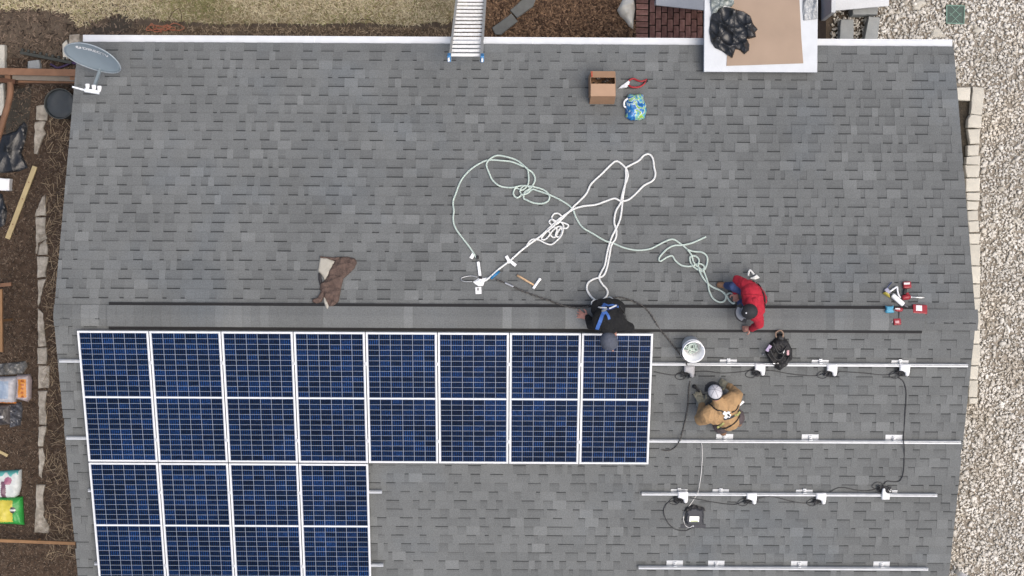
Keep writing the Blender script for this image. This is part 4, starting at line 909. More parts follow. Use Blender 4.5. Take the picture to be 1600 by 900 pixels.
while a < LL-.02:
    c_ = lp(a, 0); part(MB().box(c_, (.45, .043, .018), None, 0, .004), 'step', mat('step_aluminium', (.56, .57, .57), .42, metal=.1, scale=30, var=.12), r); a += .158
b = MB(); b.bar(lp(.08, -.235), lp(.08, .235), .06, .03, 0, nrmL); part(b, 'foot_bar', m_bolt, r)

# ============================================================ PORCH CANOPY AND THINGS ON IT
zc = 3.06
fr = Frame(1188, 60, 'G', zc); r = thing('porch_canopy', 'white flat porch roof reaching over the rear gutter on the right', 'porch roof', fr)
a0, a1 = fr.l(1100, 112), fr.l(1277, 112); yN = 5.75-fr.p.y
m_pw = mat('painted_white', (.43, .455, .48), .55, scale=5, var=.05, bump=.15, bscale=30)
w_ = a1.x-a0.x; xm = (a0.x+a1.x)/2; d_ = yN-a0.y
part(MB().box((xm, a0.y+d_/2, -.02), (w_, d_, .04), None, 0, .004), 'top_board', m_pw, r)
for sx in (-1, 1): part(MB().box((xm+sx*(w_/2-.03), a0.y+d_/2, -.085), (.05, d_-.02, .088)), 'beam', m_pw, r)
for yy_ in (a0.y+.04, yN-.04): part(MB().box((xm, yy_, -.085), (w_-.12, .05, .088)), 'cross_beam', m_pw, r)
for sx in (-1, 1):
    part(MB().box((xm+sx*(w_/2-.09), yN-.12, -.13-(zc-.13)/2), (.1, .1, zc-.13)), 'post', m_pw, r)
    part(MB().box((xm+sx*(w_/2-.12), a0.y+.1, -.128-.01), (.08, .1, .03)), 'bearing_block', m_pw, r)
fr = Frame(1195, 60, 'G', zc); c0, c1 = fr.l(1135, 103), fr.l(1255, 99)
b = MB(); P = [(c0.x, c0.y), (c1.x, c1.y), (fr.l(1252, 60).x, fr.l(1252, 60).y), (fr.l(1249, 0).x, fr.l(1249, 0).y), (fr.l(1249, 0).x, 5.55-fr.p.y), (fr.l(1142, 0).x, 5.55-fr.p.y), (fr.l(1142, 0).x, fr.l(1142, 0).y)]
b.prism(P, .002, .008); solo(b, 'cardboard_sheet', mat('tan_sheet', ap(180, 158, 138), .85, scale=2.2, var=.08), 'large flat tan cardboard sheet lying on the white porch roof', 'cardboard', fr)
m_poly = mat('black_polythene', (.010, .011, .013), .36, scale=12, var=.3, spec=.5, bump=.5, bscale=9)
fr = Frame(1145, 50, 'G', zc+.008); b = MB()
lump(b, pl(fr, [(1110, 28), (1113, 20), (1125, 12), (1136, 11), (1150, 15), (1163, 19), (1172, 25), (1177, 38), (1184, 46), (1180, 50), (1181, 58), (1170, 61), (1166, 60), (1171, 70), (1170, 79), (1163, 85), (1155, 78), (1149, 77), (1144, 91), (1136, 86), (1128, 80), (1117, 75), (1111, 66), (1108, 50)]), .12, .07, .016, folds(41, 11, .85, 6), 0, .0, .5, .3)
solo(b, 'black_tarp', m_poly, 'crumpled black plastic sheet heaped on the tan cardboard', 'tarp', fr, None, False)
m_clear = mat('milky_polythene', ap(178, 186, 184), .3, scale=9, col2=ap(110, 122, 116), spec=.6, bump=.5, bscale=16)
fr = Frame(1128, 10, 'G', zc+.006); b = MB(); lump(b, pl(fr, [(1110, -8), (1146, -10), (1147, 6), (1143, 11), (1132, 9), (1122, 16), (1118, 25), (1112, 24), (1110, 10)]), .1, .05, .016, folds(42, 20, .8, 6), 0, 0, .5)
solo(b, 'plastic_wrap', m_clear, 'greenish grey clear plastic wrap left of the black sheet', 'plastic wrap', fr)
fr = Frame(1272, 12, 'G', zc+.006); b = MB(); lump(b, pl(fr, [(1255, -12), (1277, -12), (1276, 4), (1277, 22), (1277, 30), (1268, 31), (1256, 32), (1254, 18)]), .06, .05, .016, folds(43, 18, .8, 6), 0, 0, .5)
solo(b, 'plastic_wrap', mat('white_polythene', ap(206, 210, 212), .35, scale=9, col2=ap(150, 154, 158), spec=.5, bump=.4, bscale=16), 'white plastic film at the right edge of the porch roof', 'plastic wrap', fr)
fr = Frame(1285, 15, 'G', .9); b = MB(); lump(b, pl(fr, [(1272, -14), (1296, -14), (1290, 4), (1292, 14), (1284, 20), (1286, 30), (1277, 26), (1274, 10)]), .25, .07, .022, folds(44, 16, .8, 6), 0, -.9, .5); 
b.v = [(x, y, (z if z > -.85 else -.9)) for x, y, z in b.v]
solo(b, 'grey_plastic_heap', mat('grey_polythene', ap(120, 122, 128), .3, scale=9, col2=ap(64, 66, 72), spec=.5, bump=.5, bscale=16), 'grey plastic heap on the ground against the porch roof, right side', 'plastic', fr)
fr = Frame(1103, 35, 'G', .02); b = MB(); lump(b, pl(fr, [(1096, 4), (1112, 2), (1112, 40), (1108, 52), (1100, 50), (1102, 36), (1098, 26), (1102, 14)]), .16, .05, .022, folds(45, 26, .8, 6), 0, 0, .5); solo(b, 'plastic_scrap', m_clear, 'torn clear plastic on the bricks under the porch roof', 'plastic', fr)
# white slabs on both sides of the path
fr = Frame(1068, 4, 'G', .55); r = thing('white_bench', 'white painted bench top left of the porch roof, over the bricks', 'bench', fr)
P = pl(fr, [(1025, 8), (1110, 17), (1112, 0), (1026, -4)]); ydn = 5.8-fr.p.y
P = [P[0], P[1], (P[2][0], ydn), (P[3][0], ydn)]
part(MB().prism(P, -.05, 0), 'seat_board', mat('weathered_white', (.46, .475, .49), .65, scale=4, var=.05, bump=.3, bscale=25), r)
for lx_, ly_ in ((P[0][0]+.06, P[0][1]+.12), (P[1][0]-.06, P[1][1]+.14), (P[0][0]+.06, ydn-.1), (P[1][0]-.06, ydn-.1)): part(MB().box((lx_, ly_, -.3), (.07, .07, .5)), 'leg', m_pw, r)
fr = Frame(1344, 4, 'G', .55); r = thing('white_bench', 'white painted bench top right of the porch roof, over grey blocks', 'bench', fr)
P = pl(fr, [(1299, 17), (1389, 9), (1392, -4), (1298, 0)]); P = [P[0], P[1], (P[2][0], ydn), (P[3][0], ydn)]
part(MB().prism(P, -.05, 0), 'seat_board', mat('weathered_white', (.46, .475, .49), .65), r)
for lx_, ly_ in ((P[0][0]+.06, P[0][1]+.12), (P[1][0]-.06, P[1][1]+.14), (P[0][0]+.06, ydn-.1), (P[1][0]-.06, ydn-.1)): part(MB().box((lx_, ly_, -.3), (.07, .07, .5)), 'leg', m_pw, r)
fr = Frame(1294, 5, 'G', .4); b = MB(); b.box((0, 0, 0), (.07, .45, .8), 0, 0, .005); solo(b, 'white_post', m_pw, 'short white post between the porch roof and the right bench', 'post', fr)
m_conc = mat('concrete', ap(172, 176, 176), .9, scale=8, var=.07, bump=.4, bscale=60)
def block(P, z1, label, seed):
    fr = Frame(*P[0], 'G', 0); q = pl(fr, P, z1); b = MB(); slab(b, q, .006, z1, .012, 0, .004, seed); return solo(b, 'concrete_block', m_conc, label, 'block', fr, 'grey concrete blocks at the path end')
block([(1314, 30), (1334, 30), (1334, 64), (1312, 64)], .2, 'upright grey concrete block nearest the bricks, beside the gutter', 1)
block([(1358, 25), (1375, 27), (1371, 66), (1350, 66)], .22, 'slanted grey concrete block farther from the bricks, beside the gutter', 2)
block([(1332, 12), (1372, 9), (1371, 22), (1333, 23)], .3, 'grey concrete block lying under the front edge of the right bench', 3)
# paving slabs and boulder in the bed
m_slab = mat('dark_slab', ap(122, 124, 122), .9, scale=12, var=.1, bump=.4, bscale=70)
for P, lab in (([(769, 43), (799, 21), (809, 33), (783, 54), (774, 54)], 'dark grey paving slab nearer the gutter, right of the ladder'), ([(797, 16), (822, -6), (838, -4), (833, 10), (808, 28)], 'dark grey paving slab cut by the top edge, right of the ladder')):
    fr = Frame(*P[0], 'G'); b = MB(); slab(b, pl(fr, P, .09), .004, .09, .012, 0, .003); solo(b, 'paving_slab', m_slab, lab, 'slab', fr, 'dark slabs by the ladder')
fr = Frame(978, 20, 'G'); b = MB(); lump(b, wobble(pl(fr, [(972, 2), (980, -6), (990, 0), (993, 15), (990, 30), (988, 46), (982, 42), (976, 32), (968, 26), (964, 17)]), .01, 3), .22, .1, .03, folds(51, 9, .35), 0, 0, .5); solo(b, 'boulder', mat('pale_rock', (.62, .6, .54), .9, scale=7, var=.1, bump=.6, bscale=40), 'pale rounded boulder at the left edge of the brick path', 'boulder', fr, None, True)
# orange cord behind the gutter
fr = Frame(250, 45, 'G'); b = MB(); rr = random.Random(8); pts = []
for k in range(44): a = k*.62; cx_ = 236+(k//9)*9; pts.append(fr.l(cx_+math.cos(a*1.3)*rr.uniform(4, 16), 44+math.sin(a*1.3)*rr.uniform(2, 8), .03+rr.uniform(0, .06)))
b.tube(smooth_pts(pts, 5), .008, 6); solo(b, 'orange_hose', mat('orange_cord', ap(190, 120, 90), .6, var=.25), 'coiled orange cord on the grass behind the left gutter', 'cord', fr, None, True)
rr = random.Random(9)
for k, P in enumerate(([(258, 46), (268, 22), (280, 14), (284, 30), (280, 48)], [(545, 50), (556, 34), (574, 30), (590, 38)])):
    fr = Frame(*P[0], 'G'); b = MB(); b.tube(smooth_pts([fr.l(x, y, .05) for x, y in P], 6), .006, 6); solo(b, 'dead_stem', m_leaf, ['arched dead stem standing over the orange cord', 'bent dead stem in the grass halfway along the gutter'][k], 'stem', fr, None, True)
fr = Frame(203, 33, 'G'); b = MB(); lump(b, wobble(pl(fr, [(170, 36), (178, 24), (192, 20), (203, 26), (205, 38), (200, 50), (150, 52), (140, 46), (155, 42)]), .02, 4), .02, .05, .03, folds(7, 20, .5), 0, .004); solo(b, 'dark_soil_mound', mat('dark_soil', ap(70, 64, 56), .95, scale=14, var=.2, bump=.8), 'dark bare soil mound in the lawn by the dish', 'soil', fr)

# ============================================================ RIGHT YARD
m_lime = mat('limestone', ap(220, 216, 204), .9, scale=5, var=.1, bump=.5, bscale=50, obj_random=.09)
ST = [[(1495, 137), (1517, 136), (1516, 157), (1496, 156)], [(1520, 135), (1537, 137), (1538, 145), (1534, 180), (1517, 178)], [(1516, 179), (1534, 181), (1533, 200), (1512, 199), (1512, 187)], [(1512, 202), (1532, 201), (1531, 224), (1516, 225)],
      [(1512, 227), (1530, 226), (1529, 243), (1512, 243)], [(1510, 245), (1531, 243), (1531, 258), (1509, 257)], [(1508, 258), (1532, 258), (1530, 277), (1511, 277)], [(1509, 279), (1532, 278), (1531, 299), (1509, 299)],
      [(1510, 301), (1531, 301), (1530, 313), (1510, 313)], [(1511, 314), (1530, 315), (1528, 328), (1511, 328)], [(1511, 330), (1528, 329), (1528, 344), (1512, 345)], [(1512, 346), (1529, 345), (1530, 362), (1514, 363)]]
y = 364; xl = 1514
while y < 640:
    h_ = random.Random(y).choice([17, 22, 28, 34]); e = min(y+h_, 631); ST.append([(xl, y+1), (1532-(y > 560)*3, y+1), (1531-(y > 560)*4, e), (xl, e)]); y = e
    if e >= 631: break
for k, P in enumerate(ST):
    fr = Frame(*P[0], 'G'); b = MB(); slab(b, pl(fr, P, .14), .006, .135+.012*(k % 3), .014, 0, .004, k)
    solo(b, 'edging_stone', m_lime, ORD[k]+' limestone block from the top along the gravel edge', 'edging stone', fr, 'limestone blocks along the right eave')
m_dark = mat('damp_soil', ap(66, 60, 50), .95, scale=14, var=.3, bump=.9)
poly_sheet('soil_strip', [tuple(at_z(*q))[:2] for q in [(1490, 155), (1517, 157), (1512, 200), (1512, 250), (1508, 262), (1480, 262)]], .03, m_dark)
fr = Frame(1492, 23, 'G', .03); r = thing('drain_cover', 'square dark green plastic drain cover set in the gravel', 'drain cover', fr)
P = pl(fr, [(1478, 8), (1507, 9), (1506, 38), (1478, 37)]); part(MB().prism(P, -.02, .012), 'lid', mat('green_lid', ap(44, 74, 66), .5, var=.2, scale=30), r)
c_ = [sum(p[i] for p in P)/4 for i in (0, 1)]; 
for k in range(4): part(MB().bar((P[k][0]*.96+c_[0]*.04, P[k][1]*.96+c_[1]*.04, .018), (P[(k+1) % 4][0]*.96+c_[0]*.04, P[(k+1) % 4][1]*.96+c_[1]*.04, .018), .018, .014), 'rim', mat('green_rim', ap(108, 146, 132), .5), r)
for s_ in (-1, 1):
    for t_ in (-.07, .07): part(MB().bar((c_[0]-.1+t_*0, c_[1]-s_*.1+t_, .015), (c_[0]+.1, c_[1]+s_*.1+t_, .0165), .011, .01), 'rib', mat('green_rim', ap(108, 146, 132), .5), r)
fr = Frame(1491, 50, 'G'); b = MB(); lump(b, pl(fr, [(1452, 60), (1456, 46), (1464, 41), (1472, 50), (1478, 58)]), .06, .05, .03, folds(6, 12, .3), 0, .006); solo(b, 'flat_rock', m_lime, 'pale flat rock lying in the gravel behind the gutter end', 'rock', fr)
for k, (x, y, s) in enumerate(((1437, 5, .1), (1432, 12, .07), (1520, 40, .07), (1528, 47, .08), (1447, 16, .06))):
    fr = Frame(x, y, 'G'); b = MB(); lump(b, wobble([(s*math.cos(a)*1.1, s*math.sin(a)*.8) for a in [i*.785 for i in range(8)]], s*.15, k+70), s*.7, s*.8, s*.35, folds(k+80, 14, .3), 0, 0, .5)
    solo(b, 'large_pebble', m_lime, ['biggest pale pebble at the top edge right of the bench', 'pale pebble just below the biggest one at the top edge', 'pale pebble right of the green drain cover', 'pale pebble lower right of the green drain cover', 'small pale pebble between the bench and the drain cover'][k], 'pebble', fr, None, True)
fr = Frame(1495, 893, 'G'); b = MB(); b.cyl((0, 0, 0), (0, .0, .5), .045, None, 16).tube([(0, 0, .5), (0, -.03, .56), (0, -.12, .58), (0, -.3, .58)], .045, 14); solo(b, 'white_pipe', m_wht, 'white plastic pipe standing in the gravel at the bottom edge', 'pipe', fr, None, True)

# ============================================================ LEFT YARD
m_stoneL = mat('weathered_stone', ap(128, 118, 104), .95, scale=11, col2=ap(208, 200, 186), bump=.8, bscale=40, obj_random=.08)
SLs = [[(55, 165), (73, 164), (73, 188), (54, 188)], [(54, 190), (71, 190), (67, 200), (70, 208), (64, 222), (58, 240), (53, 240)], [(58, 325), (66, 308), (71, 305), (71, 336), (54, 337), (55, 328)], [(54, 339), (70, 339), (69, 360), (72, 372), (60, 380), (58, 396), (56, 396)],
       [(62, 382), (72, 374), (75, 398), (59, 398)], [(58, 401), (75, 401), (71, 418), (72, 434), (58, 434)], [(58, 437), (71, 436), (67, 452), (62, 470), (58, 480)], [(58, 482), (66, 490), (70, 512), (72, 540), (59, 541)], [(59, 543), (73, 543), (73, 569), (59, 569)], [(59, 571), (76, 571), (76, 606), (59, 608)],
       [(59, 611), (74, 611), (70, 630), (72, 650), (71, 664), (60, 664)], [(60, 666), (73, 666), (70, 682), (67, 698), (60, 698)], [(61, 701), (67, 701), (70, 716), (66, 740), (64, 748), (59, 744)], [(56, 758), (69, 758), (66, 774), (68, 790), (67, 806), (76, 822), (76, 833), (53, 833)]]
for k, P in enumerate(SLs):
    fr = Frame(*P[0], 'G'); b = MB(); slab(b, wobble(pl(fr, P, .05), .008, k+20), .0, .03+.01*(k % 3), .014, 0, .009, k)
    solo(b, 'edging_stone', m_stoneL, ORD[k]+' weathered edging stone from the top in the left mulch bed', 'edging stone', fr, 'weathered stones edging the left bed')
# tub
fr = Frame(93, 163, 'G'); r = thing('round_tub', 'round dark tub with a sagging cover beside the left eave', 'tub', fr)
R0 = (fr.l(117, 163, .45).x-fr.l(69, 163, .45).x)/2; cc = fr.l(93, 162, .45)
b = MB(); b.lathe([(.001, 0), (R0*.82, 0), (R0*.97, .43), (R0, .44), (R0, .46), (R0*.965, .46), (R0*.95, .44)], 36, (cc.x, cc.y, 0)); part(b, 'tub_wall', mat('grey_rubber', ap(92, 96, 94), .7, var=.15), r, True)
b = MB(); lump(b, [(cc.x+R0*.955*math.cos(i*.2618), cc.y+R0*.955*math.sin(i*.2618)) for i in range(24)], .02, .1, .03, folds(12, 12, .7), 0, .405); part(b, 'cover', mat('slate_cover', ap(58, 66, 72), .6, scale=8, var=.12), r, True)
# timber frame and boards
m_red_w = mat('red_brown_timber', ap(140, 104, 80), .8, scale=6, var=.2, bump=.3); m_gr_w = mat('grey_timber', ap(140, 132, 122), .85, scale=9, var=.12, bump=.3); m_pine = mat('pine_board', ap(206, 186, 140), .75, scale=5, var=.12); m_tan_w = mat('tan_timber', ap(160, 122, 86), .8, scale=6, var=.15)
fr = Frame(60, 118, 'G', .75); r = thing('timber_rail', 'weathered red brown timber rail running from the house corner to the left edge', 'fence', fr)
part(MB().bar(fr.l(-30, 111), fr.l(121, 114), .11, .045), 'top_board', m_red_w, r); part(MB().bar(fr.l(20, 121, -.1), fr.l(121, 123.5, -.1), .08, .05), 'lower_board', m_gr_w, r); part(MB().bar(fr.l(30, 128, -.25), fr.l(121, 129, -.25), .035, .12), 'kick_board', m_red_w, r)
part(MB().bar(fr.l(-8, 124, -.06), fr.l(24, 128, -.06), .07, .06), 'brace', mat('dark_timber', ap(94, 62, 44), .85, var=.2), r)
for px in (10, 112): part(MB().box(Vector(fr.l(px, 120))+Vector((0, 0, -.4)), (.09, .09, .7)), 'post', m_red_w, r)
fr = Frame(12, 165, 'G', .7); b = MB(); P = smooth_pts([fr.l(x, y) for x, y in [(16, 128), (16, 145), (12, 165), (6, 185), (0, 205), (-6, 225)]], 4)
for i in range(len(P)-1): pass
b.tube(P, .055, 8); b.bar(fr.l(16, 130, -.35), fr.l(16, 130.5, -.35)+Vector((.0, .0, 0)), .09, .68); solo(b, 'bent_timber', m_red_w, 'curved brown timber running down from the rail at the left edge', 'timber', fr, None, True)
fr = Frame(35, 316, 'G'); r = thing('lumber_board', 'pale pine board lying on the soil, tilted to the upper right', 'board', fr)
part(MB().bar(fr.l(12, 373, .03), fr.l(55, 260, .05), .085, .038, 0, bev=.006), 'plank', m_pine, r)
for t_ in (.2, .55, .78): part(MB().cyl(Vector(fr.l(12+43*t_, 373-113*t_, .03+.02*t_))+Vector((0, 0, .015)), Vector(fr.l(12+43*t_, 373-113*t_, .03+.02*t_))+Vector((0, 0, .0205)), .012, None, 8), 'knot', mat('knot', ap(150, 112, 76), .8), r)
for P, wd, z, m, lab in (([(-10, 844), (118, 849)], .05, .25, m_tan_w, 'thin tan board running to the eave at the bottom left'), ([(1, 452), (2, 550)], .06, .5, m_tan_w, 'upright tan board at the left edge halfway down'), ([(-6, 446), (18, 444)], .06, .3, m_red_w, 'short red brown offcut at the left edge above the tan board')):
    fr = Frame(*P[0], 'G', z); solo(MB().bar(fr.l(*P[0]), fr.l(*P[1]), wd, .05).bar(Vector(fr.l(*P[0]))*.5+Vector(fr.l(*P[1]))*.5+Vector((0, 0, -z/2)), Vector(fr.l(*P[0]))*.5+Vector(fr.l(*P[1]))*.5+Vector((0.02, 0, -z/2)), .04, z-.03), 'timber_board', m, lab, 'board', fr)
# small blocks
for P, z1, m, lab in (([(43, 95), (61, 93), (62, 107), (43, 107)], .12, m_conc, 'small grey concrete block behind the timber rail'), ([(-8, 70), (7, 70), (7, 108), (-8, 108)], .12, m_lime, 'pale concrete slab at the left edge above the rail'), ([(-6, 278), (15, 279), (14, 298), (-6, 297)], .15, m_wht, 'white foam block at the left edge near the pine board'), ([(-8, 132), (5, 130), (6, 165), (2, 180), (-8, 180)], .1, m_lime, 'pale slab below the timber rail at the left edge'), ([(108, 54), (124, 53), (124, 72), (107, 72)], .25, m_stoneL, 'stone block peeking out at the gutter corner by the dish'), ([(97, 68), (103, 62), (108, 70), (104, 92), (98, 95)], .1, m_lime, 'narrow pale stone left of the satellite dish')):
    fr = Frame(*P[0], 'G'); b = MB(); slab(b, pl(fr, P, z1), 0, z1, .014, 0, .004); solo(b, 'stone_block' if 'foam' not in lab else 'foam_block', m, lab, 'block', fr)
# cleat strip and purple strap
fr = Frame(75, 90, 'G', .1); r = thing('cleated_strip', 'dark strip with a row of knobs on the soil left of the dish', 'strip', fr)
part(MB().bar(fr.l(32, 82), fr.l(112, 98), .05, .04), 'strip_bar', mat('dark_rubber', ap(66, 70, 66), .7), r)
for k in range(8): p = Vector(fr.l(36+k*9.4, 81.5+k*1.9)); part(MB().box(p+Vector((0, .035, .02)), (.04, .045, .05), .2, 0, .01), 'knob', mat('dark_rubber', ap(66, 70, 66), .7), r)
fr = Frame(100, 100, 'G', .05); b = MB(); b.tube(smooth_pts([fr.l(x, y, .02) for x, y in [(79, 100), (84, 103), (90, 106), (100, 103), (110, 99), (120, 97)]], 5), .018, 8); b.tube(smooth_pts([fr.l(x, y, .04) for x, y in [(104, 95), (112, 98), (122, 101)]], 5), .016, 8); solo(b, 'purple_strap', mat('purple_nylon', ap(76, 58, 98), .6), 'dark purple strap on the soil under the dish', 'strap', fr, None, True)
# black plastic, sacks
fr = Frame(15, 240, 'G'); b = MB(); lump(b, pl(fr, [(-10, 215), (8, 210), (24, 205), (38, 190), (44, 196), (40, 220), (34, 240), (44, 262), (30, 268), (-10, 272)]), .1, .08, .03, folds(53, 6, .8, 5), 0, .004); solo(b, 'black_plastic', m_poly, 'black plastic sheet crumpled on the soil left of the pine board', 'plastic sheet', fr)
fr = Frame(5, 330, 'G'); b = MB(); lump(b, pl(fr, [(-10, 300), (4, 303), (12, 332), (8, 352), (-10, 360)]), .06, .05, .03, folds(54, 8, .8, 5), 0, .004); solo(b, 'black_plastic', m_poly, 'small fold of black plastic left of the lower end of the pine board', 'plastic sheet', fr)
fr = Frame(28, 215, 'G'); poly_sheet('weed_fabric', [g(24, 140), g(50, 135), g(46, 190), g(40, 225), g(10, 225), g(10, 190)], .012, mat('weed_cloth', ap(66, 62, 54), .9, scale=6, var=.2))
def sack(name, P, H, mats, lab, fn, seed, z0=.0, edge=.1):
    fr = Frame(*P[0], 'G', z0); b = MB(); q = pl(fr, P, H)
    x0, x1 = min(a for a, _ in q), max(a for a, _ in q); y0, y1 = min(c for _, c in q), max(c for _, c in q)
    lump(b, wobble(q, .006, seed), H, edge, .018, folds(seed, 12, .22), 0, 0.004 if not z0 else 0, .6, .25, (0, 0), (lambda x, y: fn((x-x0)/(x1-x0), (y-y0)/(y1-y0))))
    solo(b, name, mats, lab, 'sack', fr, 'garden sacks at the left edge', True)
mk_ = lambda n, c_: mat(n, ap(*c_), .4, scale=16, var=.08)
sack('garden_sack', [(-40, 740), (31, 735), (30, 760), (27, 775), (20, 779), (-40, 778)], .13, [mk_('sack_white', (226, 232, 230)), mk_('sack_teal', (110, 196, 190)), mk_('sack_pink', (178, 112, 140)), mk_('sack_plum', (120, 84, 104))], 'white sack with teal top and pink flower print at the left edge',
     lambda u, v: 1 if v > .84+.07*math.sin(u*30) and u < .95 else (2 if (u-.73)**2*3+(v-.62)**2 < .02 else (3 if .58 < u < .68 and v < .6 else 0)), 3)
sack('garden_sack', [(-40, 780), (32, 778), (33, 800), (35, 822), (22, 821), (-40, 818)], .14, [mk_('sack_green', (58, 170, 76)), mk_('sack_yellow', (228, 214, 84)), mk_('sack_black', (40, 48, 60)), mk_('sack_label', (236, 236, 230))], 'green sack with yellow panel and dark round mark at the left edge',
     lambda u, v: (3 if abs(v-.56) < .03 and (u-.79)**2*3.2+(v-.56)**2 < .012 else 2) if (u-.79)**2*3.2+(v-.56)**2 < .013 else (1 if .3 < u < .79 and .12 < v < .9 else 0), 5)
sack('garden_sack', [(-30, 590), (24, 588), (22, 610), (22, 632), (-30, 630)], .16, [mk_('sack_silver', (196, 196, 202)), mk_('sack_print', (168, 186, 208)), mk_('sack_orange', (222, 140, 70))], 'silver sack with pale blue print beside the orange labelled one',
     lambda u, v: 1 if .2 < u < .78 and .2 < v < .82 else (2 if v < .06 else 0), 7)
sack('garden_sack', [(23, 586), (44, 586), (47, 594), (45, 622), (40, 629), (22, 624)], .15, [mk_('sack_film', (190, 176, 176)), mk_('sack_amber', (228, 146, 44)), mk_('sack_amber_print', (180, 92, 30))], 'small clear sack with an orange label at the left edge',
     lambda u, v: (2 if (abs(math.sin(v*22)) > .75 and .42 < u < .58) else 1) if .22 < u < .74 and .18 < v < .84 else 0, 9, 0, .05)
sack('garden_sack', [(-30, 634), (14, 632), (14, 664), (-30, 668)], .13, [mk_('sack_dark', (96, 92, 92)), mk_('sack_darker', (66, 62, 62)), mk_('sack_mark', (206, 206, 206))], 'dark grey sack below the silver one at the left edge',
     lambda u, v: 2 if abs(v-.45) < .05 and .6 < u < .8 else (1 if .3 < u < .9 and .15 < v < .85 else 0), 11)
fr = Frame(25, 650, 'G'); b = MB(); lump(b, pl(fr, [(15, 632), (34, 628), (36, 640), (33, 664), (16, 668)]), .12, .05, .02, folds(57, 22, .8, 6), 0, .004); solo(b, 'plastic_film', mat('grey_polythene', ap(120, 122, 128), .3), 'crumpled grey plastic film below the orange labelled sack', 'plastic film', fr)
fr = Frame(10, 575, 'G'); b = MB(); lump(b, pl(fr, [(-20, 570), (26, 566), (40, 564), (44, 572), (36, 584), (-20, 588)]), .1, .05, .02, folds(58, 18, .8, 6), 0, .004); solo(b, 'plastic_film', mat('dark_film', ap(84, 84, 84), .35, scale=9, col2=ap(140, 140, 138), spec=.5), 'grey plastic film heaped above the silver sack', 'plastic film', fr)
fr = Frame(5, 708, 'G'); solo(MB().bar(fr.l(-4, 704, .03), fr.l(12, 712, .03), .05, .02, 0, bev=.006), 'wood_stake', m_pine, 'short pale wood stake at the left edge above the white sack', 'stake', fr)

# ============================================================ WORKERS
m_skin = mat('skin', ap(206, 150, 134), .55, var=.06, scale=30)
def capsule(mb, p, q, r0, r1, n=14):
    p, q = vec(p), vec(q); d = q-p; L = d.length
    if L < 1e-5: d = Vector((0, 0, 1))
    d = d.normalized(); pts = []; rs = []
    for k in range(5): a = math.pi/2*(1-k/4); pts.append(p-d*r0*math.sin(a)); rs.append(max(.0006, r0*math.cos(a)))
    for k in range(5): a = math.pi/2*k/4; pts.append(q+d*r1*math.sin(a)); rs.append(max(.0006, r1*math.cos(a)))
    mb.tube(pts, rs, n)
def person(fr, label, caps, mats, wrinkle=.006, voxel=.0075, extra_balls=()):
    """one continuous body grown from tapered limbs; caps: (p, q, r0, r1, material index)"""
    mb = MB()
    for p, q, r0, r1, g_ in caps: capsule(mb, p, q, r0, r1)
    me = mb.mesh('body_src', mats); tmp = ob('body_src', me)
    md = tmp.modifiers.new('r', 'REMESH'); md.mode = 'VOXEL'; md.voxel_size = voxel
    ms = tmp.modifiers.new('s', 'SMOOTH'); ms.factor = .5; ms.iterations = 4
    dg = bpy.context.evaluated_depsgraph_get(); dg.update(); bm_ = bpy.data.meshes.new_from_object(tmp.evaluated_get(dg)); bpy.data.objects.remove(tmp)
    bm_.name = 'body'; nv = len(bm_.vertices); co = np.zeros(nv*3, np.float32); bm_.vertices.foreach_get('co', co); co = co.reshape(-1, 3).astype(float)
    no = np.zeros(nv*3, np.float32); bm_.vertices.foreach_get('normal', no); no = no.reshape(-1, 3)
    def groups(X):
        best = np.full(len(X), 1e9); gi = np.zeros(len(X), int)
        for p, q, r0, r1, g_ in caps:
            p_, q_ = np.array(p), np.array(q); d = q_-p_; t = np.clip(((X-p_)@d)/max(d@d, 1e-9), 0, 1)
            ds = np.linalg.norm(X-(p_+t[:, None]*d), axis=1)-(r0+(r1-r0)*t)
            k = ds < best; best[k] = ds[k]; gi[k] = g_
        return gi
    gv = groups(co); amp = np.array([wrinkle*w for w in WR])[gv]
    w1 = np.sin(co@np.array([31., 17, 9])+2*np.sin(co@np.array([7., -13, 11])))+.6*np.sin(co@np.array([-23., 37, 19])+1.7*np.sin(co@np.array([19., 5, -9])))
    w1 = 1-np.abs(w1)/1.2
    co = co+no*(amp*w1)[:, None]; bm_.vertices.foreach_set('co', co.astype(np.float32).ravel())
    nf = len(bm_.polygons); ce = np.zeros(nf*3, np.float32); bm_.polygons.foreach_get('center', ce)
    gi = groups(ce.reshape(-1, 3).astype(float)); bm_.materials.clear()
    for m in mats: bm_.materials.append(m)
    bm_.polygons.foreach_set('material_index', gi.astype(np.int32)); bm_.polygons.foreach_set('use_smooth', [True]*nf); bm_.update()
    r = thing('person', label, 'person', fr, 'workers on the roof'); o = ob('body', bm_, r)
    bv = BVHTree.FromPolygons([tuple(v) for v in co], [tuple(p.vertices) for p in bm_.polygons])
    return r, o, bv
WR = [1, .8, 0, .4, .3]           # wrinkle strength: top, trousers, skin, gloves, boots
